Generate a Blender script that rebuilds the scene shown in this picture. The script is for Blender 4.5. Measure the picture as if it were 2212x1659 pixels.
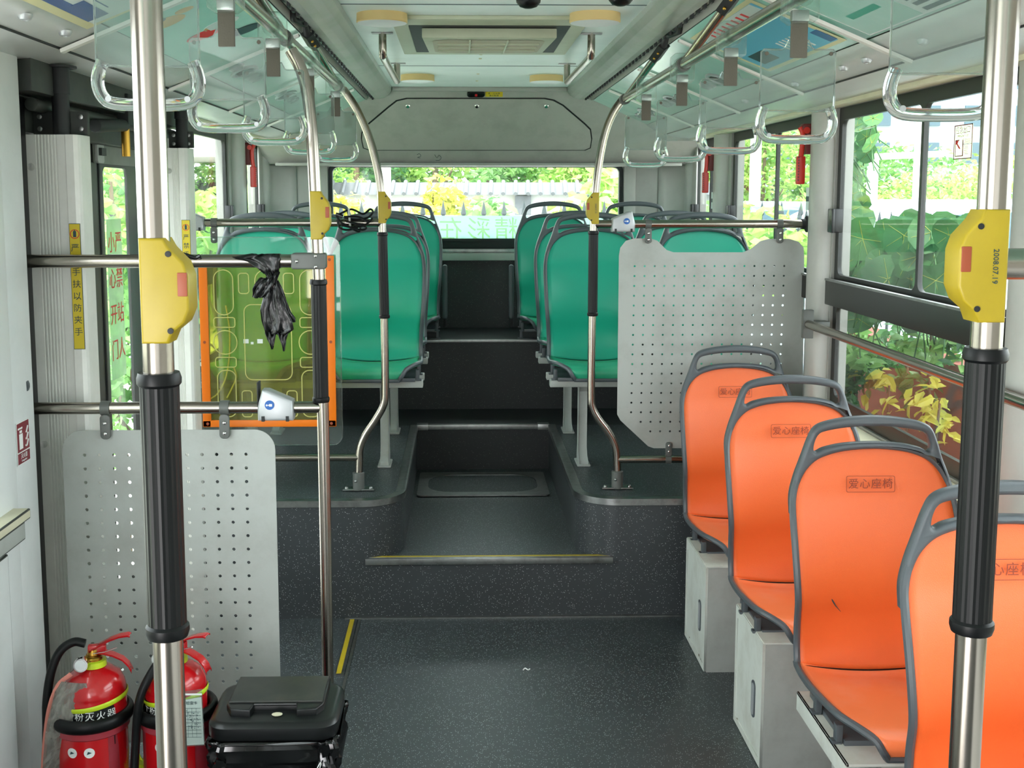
import bpy, bmesh, math, random
from math import sin, cos, pi, radians, sqrt, atan2
from mathutils import Vector, Matrix
random.seed(7)
S = bpy.context.scene
for o in list(bpy.data.objects): bpy.data.objects.remove(o)
COL = S.collection

# ------------------------------------------------------------ camera
EYE = Vector((0, 0, 1.69)); FOC = 2500.0; PCX, PCY = 1056.0, 725.0
YAW, PITCH = radians(1.4), radians(6.85)
cam = bpy.data.objects.new('camera', bpy.data.cameras.new('camera')); COL.objects.link(cam)
cam.location = EYE; cam.rotation_euler = (pi/2 - PITCH, 0, -YAW)
cam.data.sensor_width = 36; cam.data.lens = 36*FOC/2212
cam.data.shift_x = (1106-PCX)/2212; cam.data.shift_y = -(829.5-PCY)/2212
cam.data.clip_start = .05; cam.data.clip_end = 400
S.camera = cam
FW = Vector((sin(YAW)*cos(PITCH), cos(YAW)*cos(PITCH), -sin(PITCH)))
RT = Vector((cos(YAW), -sin(YAW), 0)); UP = RT.cross(FW)
def at(px, py, X=None, Y=None, Z=None):
    """metres of the place seen at a photograph pixel on the plane X=, Y= or Z="""
    d = FW + RT*((px-PCX)/FOC) - UP*((py-PCY)/FOC)
    if X is not None: t = (X-EYE.x)/d.x
    elif Y is not None: t = (Y-EYE.y)/d.y
    else: t = (Z-EYE.z)/d.z
    return EYE + d*t

# ------------------------------------------------------------ light
S.view_settings.view_transform = 'Standard'; S.view_settings.look = 'None'
S.view_settings.gamma = 1; S.view_settings.use_curve_mapping = False
S.view_settings.exposure = 1.05
S.cycles.transparent_max_bounces = 32; S.cycles.max_bounces = 10
S.cycles.diffuse_bounces = 6; S.cycles.glossy_bounces = 5; S.cycles.transmission_bounces = 8
S.cycles.caustics_reflective = False; S.cycles.caustics_refractive = False
S.cycles.sample_clamp_indirect = 6
W = bpy.data.worlds.new('sky'); S.world = W; W.use_nodes = True
wn = W.node_tree.nodes; bg = wn['Background']
bg.inputs[0].default_value = (.93, .97, 1.0, 1); bg.inputs[1].default_value = 4.2
sun = bpy.data.objects.new('sun', bpy.data.lights.new('sun', 'SUN')); COL.objects.link(sun)
sun.data.energy = 3.4; sun.data.angle = radians(3); sun.data.color = (1, .96, .92)
sun.rotation_euler = (radians(32), radians(-8), 0)      # high, from the front of the bus
def area(name, loc, rot, sx, sy, e, col=(1, 1, 1)):
    l = bpy.data.lights.new(name, 'AREA'); l.shape = 'RECTANGLE'; l.size = sx; l.size_y = sy
    l.energy = e; l.color = col
    o = bpy.data.objects.new(name, l); COL.objects.link(o); o.location = loc; o.rotation_euler = rot
    return o
# added fill lamps: one inside the windscreen, one tilted up to lighten the ceiling
area('windscreen_fill', (.1, -2.45, 1.5), (radians(90), 0, 0), 2.2, 1.3, 8, (1, .97, .98))
area('ceiling_fill', (-1.12, -.9, .9), (radians(112), 0, radians(-65)), 1.1, 1.2, 20, (1, .96, .98))

# ------------------------------------------------------------ materials
def lin(h):
    h = h.lstrip('#'); r = []
    for i in (0, 2, 4):
        c = int(h[i:i+2], 16)/255
        r.append(c/12.92 if c <= .04045 else ((c+.055)/1.055)**2.4)
    return (*r, 1)
def nodes(m):
    m.use_nodes = True; nt = m.node_tree; return nt, nt.nodes, nt.links, nt.nodes['Principled BSDF']
def mat(name, col, rough=.5, metal=0, spec=.5, dirt=None, dscale=6, damt=.35, bump=0, bscale=200, coat=0):
    m = bpy.data.materials.new(name); nt, N, L, B = nodes(m)
    B.inputs['Base Color'].default_value = lin(col); B.inputs['Roughness'].default_value = rough
    B.inputs['Metallic'].default_value = metal; B.inputs['Specular IOR Level'].default_value = spec
    B.inputs['Coat Weight'].default_value = coat
    tc = N.new('ShaderNodeTexCoord')
    if dirt:
        n = N.new('ShaderNodeTexNoise'); n.inputs['Scale'].default_value = dscale; n.inputs['Detail'].default_value = 6
        n.inputs['Roughness'].default_value = .65
        r = N.new('ShaderNodeMapRange'); r.inputs[1].default_value = .45; r.inputs[2].default_value = .75
        r.inputs[3].default_value = 0; r.inputs[4].default_value = damt
        x = N.new('ShaderNodeMix'); x.data_type = 'RGBA'
        x.inputs[6].default_value = lin(col); x.inputs[7].default_value = lin(dirt)
        L.new(tc.outputs['Object'], n.inputs['Vector']); L.new(n.outputs[0], r.inputs[0])
        L.new(r.outputs[0], x.inputs[0]); L.new(x.outputs[2], B.inputs['Base Color'])
    if bump:
        n = N.new('ShaderNodeTexNoise'); n.inputs['Scale'].default_value = bscale; n.inputs['Detail'].default_value = 3
        b = N.new('ShaderNodeBump'); b.inputs['Strength'].default_value = bump; b.inputs['Distance'].default_value = .002
        L.new(tc.outputs['Object'], n.inputs['Vector']); L.new(n.outputs[0], b.inputs['Height'])
        L.new(b.outputs[0], B.inputs['Normal'])
    return m
def speckle(name, base, fleck, scale, thr, rough=.45, blotch=None):
    m = mat(name, base, rough); nt, N, L, B = nodes(m)
    tc = N.new('ShaderNodeTexCoord'); v = N.new('ShaderNodeTexVoronoi'); v.inputs['Scale'].default_value = scale
    lt = N.new('ShaderNodeMath'); lt.operation = 'LESS_THAN'
    n = N.new('ShaderNodeTexNoise'); n.inputs['Scale'].default_value = 3; n.inputs['Detail'].default_value = 5
    mr = N.new('ShaderNodeMapRange'); mr.inputs[1].default_value = .3; mr.inputs[2].default_value = .75
    mr.inputs[3].default_value = thr*.75; mr.inputs[4].default_value = thr*1.2
    sep = N.new('ShaderNodeSeparateColor')
    gt = N.new('ShaderNodeMath'); gt.operation = 'GREATER_THAN'; gt.inputs[1].default_value = .35
    mu = N.new('ShaderNodeMath'); mu.operation = 'MULTIPLY'
    L.new(tc.outputs['Object'], v.inputs['Vector']); L.new(tc.outputs['Object'], n.inputs['Vector'])
    L.new(n.outputs[0], mr.inputs[0]); L.new(v.outputs['Distance'], lt.inputs[0]); L.new(mr.outputs[0], lt.inputs[1])
    L.new(v.outputs['Color'], sep.inputs[0]); L.new(sep.outputs[0], gt.inputs[0])
    L.new(lt.outputs[0], mu.inputs[0]); L.new(gt.outputs[0], mu.inputs[1])
    x = N.new('ShaderNodeMix'); x.data_type = 'RGBA'
    x.inputs[6].default_value = lin(base); x.inputs[7].default_value = lin(fleck)
    L.new(mu.outputs[0], x.inputs[0])
    y = N.new('ShaderNodeMix'); y.data_type = 'RGBA'; y.blend_type = 'MULTIPLY'; y.inputs[7].default_value = lin(blotch or '#b8b8b4')
    L.new(x.outputs[2], y.inputs[6]); L.new(n.outputs[0], y.inputs[0]); L.new(y.outputs[2], B.inputs['Base Color'])
    return m
def clear(name, tint, gloss=.12, haze=0, hazecol='#dfe8e4', rough=.03, fres=True):
    m = bpy.data.materials.new(name); m.use_nodes = True; nt = m.node_tree; N = nt.nodes; L = nt.links
    N.remove(N['Principled BSDF']); out = N['Material Output']
    t = N.new('ShaderNodeBsdfTransparent'); t.inputs[0].default_value = lin(tint)
    g = N.new('ShaderNodeBsdfGlossy'); g.inputs['Roughness'].default_value = rough
    last = t
    if haze:
        d = N.new('ShaderNodeBsdfDiffuse'); d.inputs[0].default_value = lin(hazecol)
        n = N.new('ShaderNodeTexNoise'); n.inputs['Scale'].default_value = 9; n.inputs['Detail'].default_value = 6
        mr = N.new('ShaderNodeMapRange'); mr.inputs[1].default_value = .3; mr.inputs[2].default_value = .8
        mr.inputs[3].default_value = haze*.5; mr.inputs[4].default_value = haze*1.6
        mx = N.new('ShaderNodeMixShader')
        L.new(n.outputs[0], mr.inputs[0]); L.new(mr.outputs[0], mx.inputs[0])
        L.new(t.outputs[0], mx.inputs[1]); L.new(d.outputs[0], mx.inputs[2]); last = mx
    m2 = N.new('ShaderNodeMixShader')
    if fres:
        f = N.new('ShaderNodeLayerWeight'); f.inputs[0].default_value = .5
        p = N.new('ShaderNodeMath'); p.operation = 'POWER'; p.inputs[1].default_value = 4.5
        q = N.new('ShaderNodeMapRange'); q.inputs[3].default_value = gloss*.28; q.inputs[4].default_value = .55
        L.new(f.outputs['Facing'], p.inputs[0]); L.new(p.outputs[0], q.inputs[0]); L.new(q.outputs[0], m2.inputs[0])
    else: m2.inputs[0].default_value = gloss
    L.new(last.outputs[0], m2.inputs[1]); L.new(g.outputs[0], m2.inputs[2]); L.new(m2.outputs[0], out.inputs[0])
    return m
def leafmat(name, c1, c2, trans=.35, scale=2.5):
    m = bpy.data.materials.new(name); nt, N, L, B = nodes(m); out = N['Material Output']
    tc = N.new('ShaderNodeTexCoord'); n = N.new('ShaderNodeTexNoise'); n.inputs['Scale'].default_value = scale
    n.inputs['Detail'].default_value = 8
    x = N.new('ShaderNodeMix'); x.data_type = 'RGBA'; x.inputs[6].default_value = lin(c1); x.inputs[7].default_value = lin(c2)
    mr = N.new('ShaderNodeMapRange'); mr.inputs[1].default_value = .35; mr.inputs[2].default_value = .65
    L.new(tc.outputs['Object'], n.inputs['Vector']); L.new(n.outputs[0], mr.inputs[0]); L.new(mr.outputs[0], x.inputs[0])
    t = N.new('ShaderNodeBsdfTranslucent'); ms = N.new('ShaderNodeMixShader'); ms.inputs[0].default_value = trans
    L.new(x.outputs[2], B.inputs['Base Color']); L.new(x.outputs[2], t.inputs[0]); B.inputs['Roughness'].default_value = .5
    L.new(B.outputs[0], ms.inputs[1]); L.new(t.outputs[0], ms.inputs[2]); L.new(ms.outputs[0], out.inputs[0])
    return m
M = {}
M['door_panel'] = mat('grey_green_door_panel', '#7c8279', .5, dirt='#5d6259', dscale=8, damt=.5)
M['steel'] = mat('brushed_steel', '#a49d93', .22, 1, bump=.02, bscale=40)
M['chrome'] = mat('chrome', '#e4e4e2', .1, 1)
M['alu'] = mat('anodised_aluminium', '#a3a5a3', .35, 1, dirt='#5b5b58', dscale=25, damt=.5)
M['rubber'] = mat('black_rubber', '#0c0e0f', .4, spec=.25)
M['black'] = mat('black_plastic', '#141617', .3)
M['matte_black'] = mat('matte_black_steel', '#1b1e1f', .6)
M['grey_clamp'] = mat('grey_moulded_clamp', '#5d605c', .4)
M['frame_grey'] = mat('slate_grey_plastic', '#4d5357', .38, bump=.15, bscale=900)
M['orange'] = mat('orange_leatherette', '#e96a30', .38, bump=.35, bscale=700)
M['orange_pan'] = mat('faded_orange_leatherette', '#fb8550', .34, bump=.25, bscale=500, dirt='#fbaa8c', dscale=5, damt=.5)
M['green'] = mat('teal_green_leatherette', '#1fa287', .33, bump=.12, bscale=600)
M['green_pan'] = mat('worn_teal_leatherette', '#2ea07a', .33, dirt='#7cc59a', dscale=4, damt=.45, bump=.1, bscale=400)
M['label_brown'] = mat('burnt_brown_print', '#8a3418', .6)
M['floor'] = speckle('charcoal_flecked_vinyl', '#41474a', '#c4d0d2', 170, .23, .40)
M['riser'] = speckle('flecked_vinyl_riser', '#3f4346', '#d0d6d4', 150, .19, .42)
M['rear_vinyl'] = speckle('shaded_flecked_vinyl', '#25292b', '#aaaaa0', 130, .13, .45)  # shade at the back put into the colour: darker copy of the floor vinyl
M['ceil'] = mat('pale_ceiling_laminate', '#dce8e5', .4, dirt='#bccfca', dscale=3, damt=.5)
M['teal'] = mat('teal_ad_laminate', '#a8d7c9', .18, dirt='#c9eade', dscale=2.5, damt=.7)
M['duct'] = mat('silver_green_duct', '#cdd3cc', .18, .2, dirt='#b3c6b5', dscale=3, damt=.8)
M['wall'] = mat('grey_interior_moulding', '#a2a29c', .5, dirt='#8b8a83', dscale=5, damt=.5, bump=.1, bscale=60)
M['bulk'] = mat('scuffed_grey_bulkhead', '#b0afa9', .5, dirt='#8a8982', dscale=7, damt=.45, bump=.1, bscale=60)
M['white'] = mat('white_gloss_panel', '#dcdfde', .35, dirt='#c6c8c6', dscale=5, damt=.5)
M['column'] = mat('extruded_white_aluminium', '#e8e7e1', .4, dirt='#cbc9c2', dscale=6, damt=.5)
M['pillar'] = mat('grey_pillar_trim', '#b6b6b0', .45, dirt='#9a9a94', dscale=6, damt=.4)
M['dark_frame'] = mat('dark_window_frame', '#1c1f1c', .4)
M['cream'] = mat('cream_trim', '#d9d4b8', .45, dirt='#b8b394', dscale=8, damt=.4)
M['vent'] = mat('sage_vent_plastic', '#b7bda4', .5, dirt='#9fa48c', dscale=8, damt=.4)
M['vent_in'] = mat('tan_vent_grille', '#a9a288', .55)
M['lamp_rim'] = mat('yellowed_lamp_rim', '#d8bd83', .5)
M['lamp_glass'] = mat('frosted_lamp_disc', '#dcdfe0', .4)
M['perf'] = mat('grey_perforated_sheet', '#abafaa', .42, dirt='#88877d', dscale=5, damt=.55)
M['cab'] = mat('chipped_white_cabinet', '#c9ccc4', .45, dirt='#a5a294', dscale=9, damt=.55)
M['cab_side'] = mat('grey_cabinet_front', '#a3a59f', .5, dirt='#7e7c72', dscale=7, damt=.5)
M['yellow'] = mat('yellow_moulded_plastic', '#b09920', .42, dirt='#95801a', dscale=9, damt=.4)
M['yellow_tape'] = mat('yellow_sticker', '#dcc32c', .5)
M['redbrown'] = mat('faded_red_button', '#9c4a2c', .5)
M['silver'] = mat('silver_plastic', '#b3b6b8', .35, .35)
M['blue'] = mat('blue_mark', '#1f5fae', .5)
M['whitep'] = mat('white_print', '#e8ebe8', .5)
M['red'] = mat('red_enamel', '#c3131a', .22, coat=.4, dirt='#8e1014', dscale=4, damt=.5)
M['red_pl'] = mat('red_hammer_plastic', '#d23326', .35)
M['darkred'] = mat('dark_red_bracket', '#6d2526', .45)
M['holder'] = mat('dusty_red_holder', '#a02a33', .45, dirt='#b3667a', dscale=5, damt=.5)
M['brass'] = mat('brass', '#b58c3c', .3, 1)
M['lime'] = mat('lime_plastic_strap', '#c5dd2b', .4)
M['bag'] = mat('black_bin_liner', '#121314', .25, bump=1, bscale=30)
M['orange_pl'] = mat('orange_edge_strip', '#f0790f', .35)
M['rust'] = mat('rust', '#5f4a2c', .8, dirt='#2d2418', dscale=60, damt=1)
M['redprint'] = mat('red_print', '#d8242c', .5)
M['maroon'] = mat('maroon_sign', '#7c2430', .4)
M['sticker_g'] = clear('pale_green_door_film', '#c9e6c2', .1, .5, '#cfe8c8')
M['glass'] = clear('tinted_window_glass', '#f2f6f5', .08, .02)
M['acrylic'] = clear('clear_acrylic', '#eef5f2', .12, .05)
M['plate'] = clear('hazy_acrylic_plate', '#e3ebe8', .16, .09, '#c9d4d0')
M['ylw_clear'] = clear('yellowed_clear_plastic', '#e2e084', .12, .12, '#c9c288')
def film(name, col, k):
    m = bpy.data.materials.new(name); m.use_nodes = True; nt = m.node_tree; N = nt.nodes; N.remove(N['Principled BSDF'])
    a = N.new('ShaderNodeBsdfTransparent'); a.inputs[0].default_value = lin(col); t = N.new('ShaderNodeBsdfTranslucent'); t.inputs[0].default_value = lin(col)
    x = N.new('ShaderNodeMixShader'); x.inputs[0].default_value = k
    nt.links.new(a.outputs[0], x.inputs[1]); nt.links.new(t.outputs[0], x.inputs[2]); nt.links.new(x.outputs[0], N['Material Output'].inputs[0]); return m
M['film'] = film('teal_window_film', '#b9d4c9', .7)
M['filmtxt'] = film('cream_film_print', '#e6edd0', .9)
M['decal_film'] = film('pale_decal_film', '#d9e6cf', .7)
M['handle'] = mat('clear_moulded_handle', '#f2f6f5', .06)
M['handle'].node_tree.nodes['Principled BSDF'].inputs['Transmission Weight'].default_value = .92
M['handle'].node_tree.nodes['Principled BSDF'].inputs['IOR'].default_value = 1.3
M['strap'] = mat('grey_webbing', '#59544a', .7, bump=.3, bscale=300)
M['dark'] = mat('dark_mechanism', '#2f332f', .55, dirt='#4a4d45', dscale=12, damt=.6)
M['poster_w'] = mat('white_poster', '#d5e2e0', .3, dirt='#b9cfc8', dscale=4, damt=.4)
M['poster_b'] = mat('blue_poster', '#5fb3d4', .3)
M['poster_n'] = mat('navy_poster_band', '#1b4f93', .3)
M['poster_y'] = mat('cream_poster_border', '#ddd9a8', .35)
M['ink'] = mat('dark_ink', '#26434a', .5)
M['gold'] = mat('golden_yellow_print', '#dba21c', .4)

# ------------------------------------------------------------ mesh helpers
def tagp(o, label=None, cat=None, group=None, kind=None):
    if label: o['label'] = label
    if cat: o['category'] = cat
    if group: o['group'] = group
    if kind: o['kind'] = kind
    return o
def empty(name, loc, label, cat, group=None, rz=0):
    o = bpy.data.objects.new(name, None); COL.objects.link(o); o.location = loc; o.rotation_euler = (0, 0, rz)
    o.empty_display_size = .05
    return tagp(o, label, cat, group)
def link(name, me, m, parent=None, loc=None, smooth=False):
    o = bpy.data.objects.new(name, me); COL.objects.link(o)
    if m is not None and not me.materials:
        for k in (m if isinstance(m, (list, tuple)) else [m]): me.materials.append(k)
    if smooth:
        for p in me.polygons: p.use_smooth = True
    if parent: o.parent = parent
    if loc is not None: o.location = loc
    return o
def catmull(P, n=8, closed=False):
    P = [Vector(p) for p in P]; out = []; k = len(P)
    for i in range(k if closed else k-1):
        a = P[(i-1) % k] if closed or i > 0 else P[0]*2-P[1]
        b = P[i]; c = P[(i+1) % k]
        d = P[(i+2) % k] if closed or i < k-2 else P[-1]*2-P[-2]
        for j in range(n):
            t = j/n
            out.append(.5*((2*b)+(c-a)*t+(2*a-5*b+4*c-d)*t*t+(3*b-a-3*c+d)*t**3))
    if not closed: out.append(P[-1])
    return out
class MB:
    def __init__(s): s.v = []; s.f = []; s.mi = []; s.cur = 0
    def add(s, vs, fs):
        k = len(s.v); s.v += [tuple(v) for v in vs]
        for f in fs: s.f.append([i+k for i in f]); s.mi.append(s.cur)
        return s
    def box(s, x0, x1, y0, y1, z0, z1):
        vs = [(x, y, z) for z in (z0, z1) for y in (y0, y1) for x in (x0, x1)]
        return s.add(vs, [(0, 2, 3, 1), (4, 5, 7, 6), (0, 1, 5, 4), (2, 6, 7, 3), (0, 4, 6, 2), (1, 3, 7, 5)])
    def hull8(s, a, b):      # two quads joined
        return s.add(list(a)+list(b), [(3, 2, 1, 0), (4, 5, 6, 7), (0, 1, 5, 4), (1, 2, 6, 5), (2, 3, 7, 6), (3, 0, 4, 7)])
    def tube(s, P, r, seg=14, closed=False, sx=1, sy=1, flute=0, up=None):
        P = [Vector(p) for p in P]; n = len(P)
        R = r if isinstance(r, (list, tuple)) else [r]*n
        T = []
        for i in range(n):
            a = P[(i-1) % n] if closed or i else P[0]; b = P[(i+1) % n] if closed or i < n-1 else P[-1]
            t = b-a; T.append(t.normalized() if t.length > 1e-9 else Vector((0, 0, 1)))
        u = Vector(up) if up else (Vector((0, 0, 1)) if abs(T[0].z) < .8 else Vector((1, 0, 0)))
        u = (u-T[0]*u.dot(T[0])).normalized(); vs = []
        for i in range(n):
            u = (u-T[i]*u.dot(T[i])).normalized(); w = T[i].cross(u)
            for j in range(seg):
                a = 2*pi*j/seg; rr = R[i]*(1-(flute if flute and j % 2 else 0))
                vs.append(P[i]+u*cos(a)*rr*sx+w*sin(a)*rr*sy)
        fs = [(i*seg+j, i*seg+(j+1) % seg, ((i+1) % n)*seg+(j+1) % seg, ((i+1) % n)*seg+j)
              for i in range(n if closed else n-1) for j in range(seg)]
        if not closed: fs += [tuple(reversed(range(seg))), tuple(range((n-1)*seg, n*seg))]
        return s.add(vs, fs)
    def cyl(s, a, b, r, seg=16, r2=None): return s.tube([a, b], [r, r2 if r2 is not None else r], seg)
    def lathe(s, prof, c=(0, 0, 0), seg=28, axis='z'):
        vs = []
        for r, h in prof:
            for j in range(seg):
                a = 2*pi*j/seg; x, y = r*cos(a), r*sin(a)
                p = {'z': (x, y, h), 'y': (x, h, -y), 'x': (h, x, y)}[axis]
                vs.append((c[0]+p[0], c[1]+p[1], c[2]+p[2]))
        n = len(prof)
        fs = [(i*seg+j, i*seg+(j+1) % seg, (i+1)*seg+(j+1) % seg, (i+1)*seg+j) for i in range(n-1) for j in range(seg)]
        fs += [tuple(reversed(range(seg))), tuple(range((n-1)*seg, n*seg))]
        return s.add(vs, fs)
    def ball(s, c, r, sx=1, sy=1, sz=1, seg=12):
        prof = [(max(1e-4, r*sin(pi*i/8)), -r*cos(pi*i/8)) for i in range(9)]
        k = len(s.v); s.lathe(prof, (0, 0, 0), seg)
        s.v[k:] = [(c[0]+x*sx, c[1]+y*sy, c[2]+z*sz) for x, y, z in s.v[k:]]
        return s
    def grid(s, rows):
        n = len(rows); k = len(rows[0])
        return s.add([p for r in rows for p in r], [(i*k+j, i*k+j+1, (i+1)*k+j+1, (i+1)*k+j) for i in range(n-1) for j in range(k-1)])
    def build(s, name, m, parent=None, smooth=True, loc=None, bev=0, solid=0, ang=35):
        me = bpy.data.meshes.new(name); me.from_pydata(s.v, [], s.f)
        ms = m if isinstance(m, (list, tuple)) else [m]
        for k in ms: me.materials.append(k)
        for p, i in zip(me.polygons, s.mi): p.material_index = min(i, len(ms)-1)
        b = bmesh.new(); b.from_mesh(me)
        if bev:
            e = [x for x in b.edges if x.is_manifold and x.calc_face_angle(0) > radians(40)]
            if e: bmesh.ops.bevel(b, geom=e, offset=bev, segments=2, profile=.6, affect='EDGES', clamp_overlap=True)
        bmesh.ops.recalc_face_normals(b, faces=b.faces)
        if smooth:
            for f in b.faces: f.smooth = True
            for e in b.edges:
                if e.is_manifold and e.calc_face_angle(0) > radians(ang): e.smooth = False
        b.to_mesh(me); b.free()
        o = bpy.data.objects.new(name, me); COL.objects.link(o)
        if parent: o.parent = parent
        if loc is not None: o.location = loc
        if solid:
            md = o.modifiers.new('thickness', 'SOLIDIFY'); md.thickness = solid; md.offset = -1
        return o
XZ = Matrix.Rotation(pi/2, 4, 'X')            # drawing plane -> facing the front of the bus
def rrect(x0, x1, y0, y1, r, n=5):
    out = []
    for cx, cy, a0 in ((x1-r, y0+r, -90), (x1-r, y1-r, 0), (x0+r, y1-r, 90), (x0+r, y0+r, 180)):
        for i in range(n+1):
            a = radians(a0+90*i/n); out.append((cx+r*cos(a), cy+r*sin(a)))
    return out
def circ(cx, cy, r, n=10): return [(cx+r*cos(2*pi*i/n), cy+r*sin(2*pi*i/n)) for i in range(n)]
def plate_mesh(name, outline, holes=(), th=.003, bev=0, mtx=XZ):
    c = bpy.data.curves.new(name, 'CURVE'); c.dimensions = '2D'; c.fill_mode = 'BOTH'
    c.extrude = max(th/2-bev, 0); c.bevel_depth = bev; c.bevel_resolution = 2 if bev else 0; c.offset = -bev
    for pts in [outline, *holes]:
        s = c.splines.new('POLY'); s.points.add(len(pts)-1); s.use_cyclic_u = True
        for p, q in zip(s.points, pts): p.co = (q[0], q[1], 0, 1)
    o = bpy.data.objects.new(name, c); COL.objects.link(o)
    me = bpy.data.meshes.new_from_object(o); bpy.data.objects.remove(o); bpy.data.curves.remove(c)
    me.transform(mtx); me.name = name
    return me
def plate(name, outline, holes, th, m, parent=None, loc=None, bev=0, mtx=XZ, smooth=None):
    me = plate_mesh(name, outline, holes, th, bev, mtx)
    me.materials.clear(); me.materials.append(m)
    if bev:
        b = bmesh.new(); b.from_mesh(me); bmesh.ops.remove_doubles(b, verts=b.verts, dist=1e-5)
        for f in b.faces: f.smooth = True
        for e in b.edges:
            if e.is_manifold and e.calc_face_angle(0) > radians(50): e.smooth = False
        b.to_mesh(me); b.free()
    o = bpy.data.objects.new(name, me); COL.objects.link(o)
    if parent: o.parent = parent
    if loc is not None: o.location = loc
    return o
def text_mesh(body, size, th=.0004, sx=1, spacing=1, align='CENTER'):
    c = bpy.data.curves.new('t', 'FONT'); c.body = body; c.size = size; c.extrude = th; c.space_character = spacing
    c.align_x = align; c.align_y = 'CENTER'; c.resolution_u = 2
    o = bpy.data.objects.new('t', c); COL.objects.link(o)
    me = bpy.data.meshes.new_from_object(o); bpy.data.objects.remove(o); bpy.data.curves.remove(c)
    if sx != 1: me.transform(Matrix.Diagonal((sx, 1, 1, 1)))
    me.materials.clear()
    return me
def text(name, body, size, m, parent, loc, mtx=XZ, th=.0004, sx=1, spacing=1, align='CENTER', wrap=None, warp=None):
    me = text_mesh(body, size, th, sx, spacing, align); me.transform(mtx)
    if wrap:                                    # lay the writing round a vertical cylinder of radius wrap
        for v in me.vertices:
            a = v.co.x/wrap; r = wrap-v.co.y
            v.co = Vector((r*sin(a), -r*cos(a), v.co.z))
    if warp:
        for v in me.vertices: v.co = warp(v.co)
    return link(name, me, m, parent, loc)
def copy_tree(o, parent=None):
    c = o.copy(); COL.objects.link(c); c.parent = parent
    for ch in o.children: copy_tree(ch, c)
    return c
def struct(o): o['kind'] = 'structure'; return o

# ============================================================ THE BUS SHELL
XL, XR = -1.20, 1.42; CXm = .11; YF, YR = -2.6, 7.16
ZS, ZA, ZR = .483, .25, .88; YS = 4.515
b = MB().box(XL-.1, XR+.1, YF, YS+.02, -.06, 0); struct(b.build('floor', M['floor'], smooth=False))
# step platforms with rounded corners either side of the aisle
def platform(name, pts):
    n = len(pts); m = MB()
    m.add([(x, y, 0) for x, y in pts]+[(x, y, ZS) for x, y in pts],
          [tuple(range(n, 2*n))]+[(i, (i+1) % n, n+(i+1) % n, n+i) for i in range(n)])
    m.cur = 0
    return m
def arc(cx, cy, r, a0, a1, n=10): return [(cx+r*cos(radians(a0+(a1-a0)*i/n)), cy+r*sin(radians(a0+(a1-a0)*i/n))) for i in range(n+1)]
AL, AR, RC = -.235, .468, .17
edgeL = [(XL, YS)]+arc(AL-RC, YS+RC, RC, -90, 0)+[(AL, 6.05)]
edgeR = [(AR, 6.05)]+arc(AR+RC, YS+RC, RC, 180, 270)+[(XR, YS)]
for nm, e, back in (('step_platform_left', edgeL, [(XL, 6.05)]), ('step_platform_right', edgeR, [(XR, 6.05)])):
    p = e+back; m = platform(nm, p); o = m.build(nm, [M['riser'], M['floor']], smooth=True); struct(o)
    for f in o.data.polygons:
        if f.normal.z > .9: f.material_index = 1
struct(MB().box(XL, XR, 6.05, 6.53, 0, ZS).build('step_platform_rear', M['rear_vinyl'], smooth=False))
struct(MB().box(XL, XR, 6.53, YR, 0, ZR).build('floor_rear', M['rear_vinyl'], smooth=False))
struct(MB().box(AL-.15, AR+.15, YS+.01, 6.05, 0, ZA-.004).build('floor_aisle', M['floor'], smooth=False))
# first riser, flush with the platform faces, and the splayed tread edge
struct(MB().box(AL-.17, AR+.17, YS+.0, YS+.03, 0, ZA-.02).build('step_riser', M['riser'], smooth=False))
m = MB(); m.box(-.385, .61, YS-.012, YS+.028, ZA-.026, ZA-.001); m.cur = 1; m.box(-.375, .60, YS+.004, YS+.024, ZA-.001, ZA+.001)
struct(m.build('step_edge_strip', [M['alu'], M['yellow']], bev=.002))
# floor hatch
h = [at(898, 1072, Z=ZA), at(1187, 1072, Z=ZA), at(1172, 1022, Z=ZA), at(912, 1022, Z=ZA)]
x0, x1, y0, y1 = -.215, .43, 5.47, 5.94
hx = empty('floor_hatch', (0, 0, ZA), 'rectangular floor hatch with aluminium surround in the dark aisle well', 'hatch')
plate('hatch_frame', rrect(x0, x1, y0, y1, .02), [rrect(x0+.05, x1-.05, y0+.06, y1-.06, .12)], .006, M['alu'], hx, (0, 0, .003), mtx=Matrix.Identity(4))
plate('hatch_cover', rrect(x0+.052, x1-.052, y0+.062, y1-.062, .12), [], .004, M['floor'], hx, (0, 0, .002), mtx=Matrix.Identity(4))
# aluminium nosing round the platform edges
def nosing(name, path, w=.034, side=1):
    P = [Vector((x, y, 0)) for x, y in path]; rows = []
    for i, p in enumerate(P):
        t = (P[min(i+1, len(P)-1)]-P[max(i-1, 0)]).normalized(); nrm = Vector((-t.y, t.x, 0))*side
        rows.append([p-nrm*.006+Vector((0, 0, z)) for z in (-.022,)]+[p-nrm*.006+Vector((0, 0, .004))]+
                    [p+nrm*w*k/8+Vector((0, 0, .004+(.0012 if k % 2 else 0))) for k in range(1, 9)])
    m = MB().grid([[tuple(v+Vector((0, 0, ZS))) for v in r] for r in rows]); return struct(m.build(name, M['alu'], ang=60))
nosing('trim_1', edgeL); nosing('trim_2', edgeR)
m = MB().box(AL+.0, AR-.0, 6.035, 6.075, ZS-.02, ZS+.006)
for sx in (AL+.03, AR-.03): m.box(sx-.03, sx+.03, 6.03, 6.085, ZS-.022, ZS+.008)
struct(m.build('trim_3', M['alu'], bev=.002))
struct(MB().box(XL, XR, 6.515, 6.55, ZR-.012, ZR+.004).build('trim_4', M['alu'], bev=.002))
struct(MB().box(-.47, .9, YS-.016, YS, 0, .006).build('trim_5', M['alu']))

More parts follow.
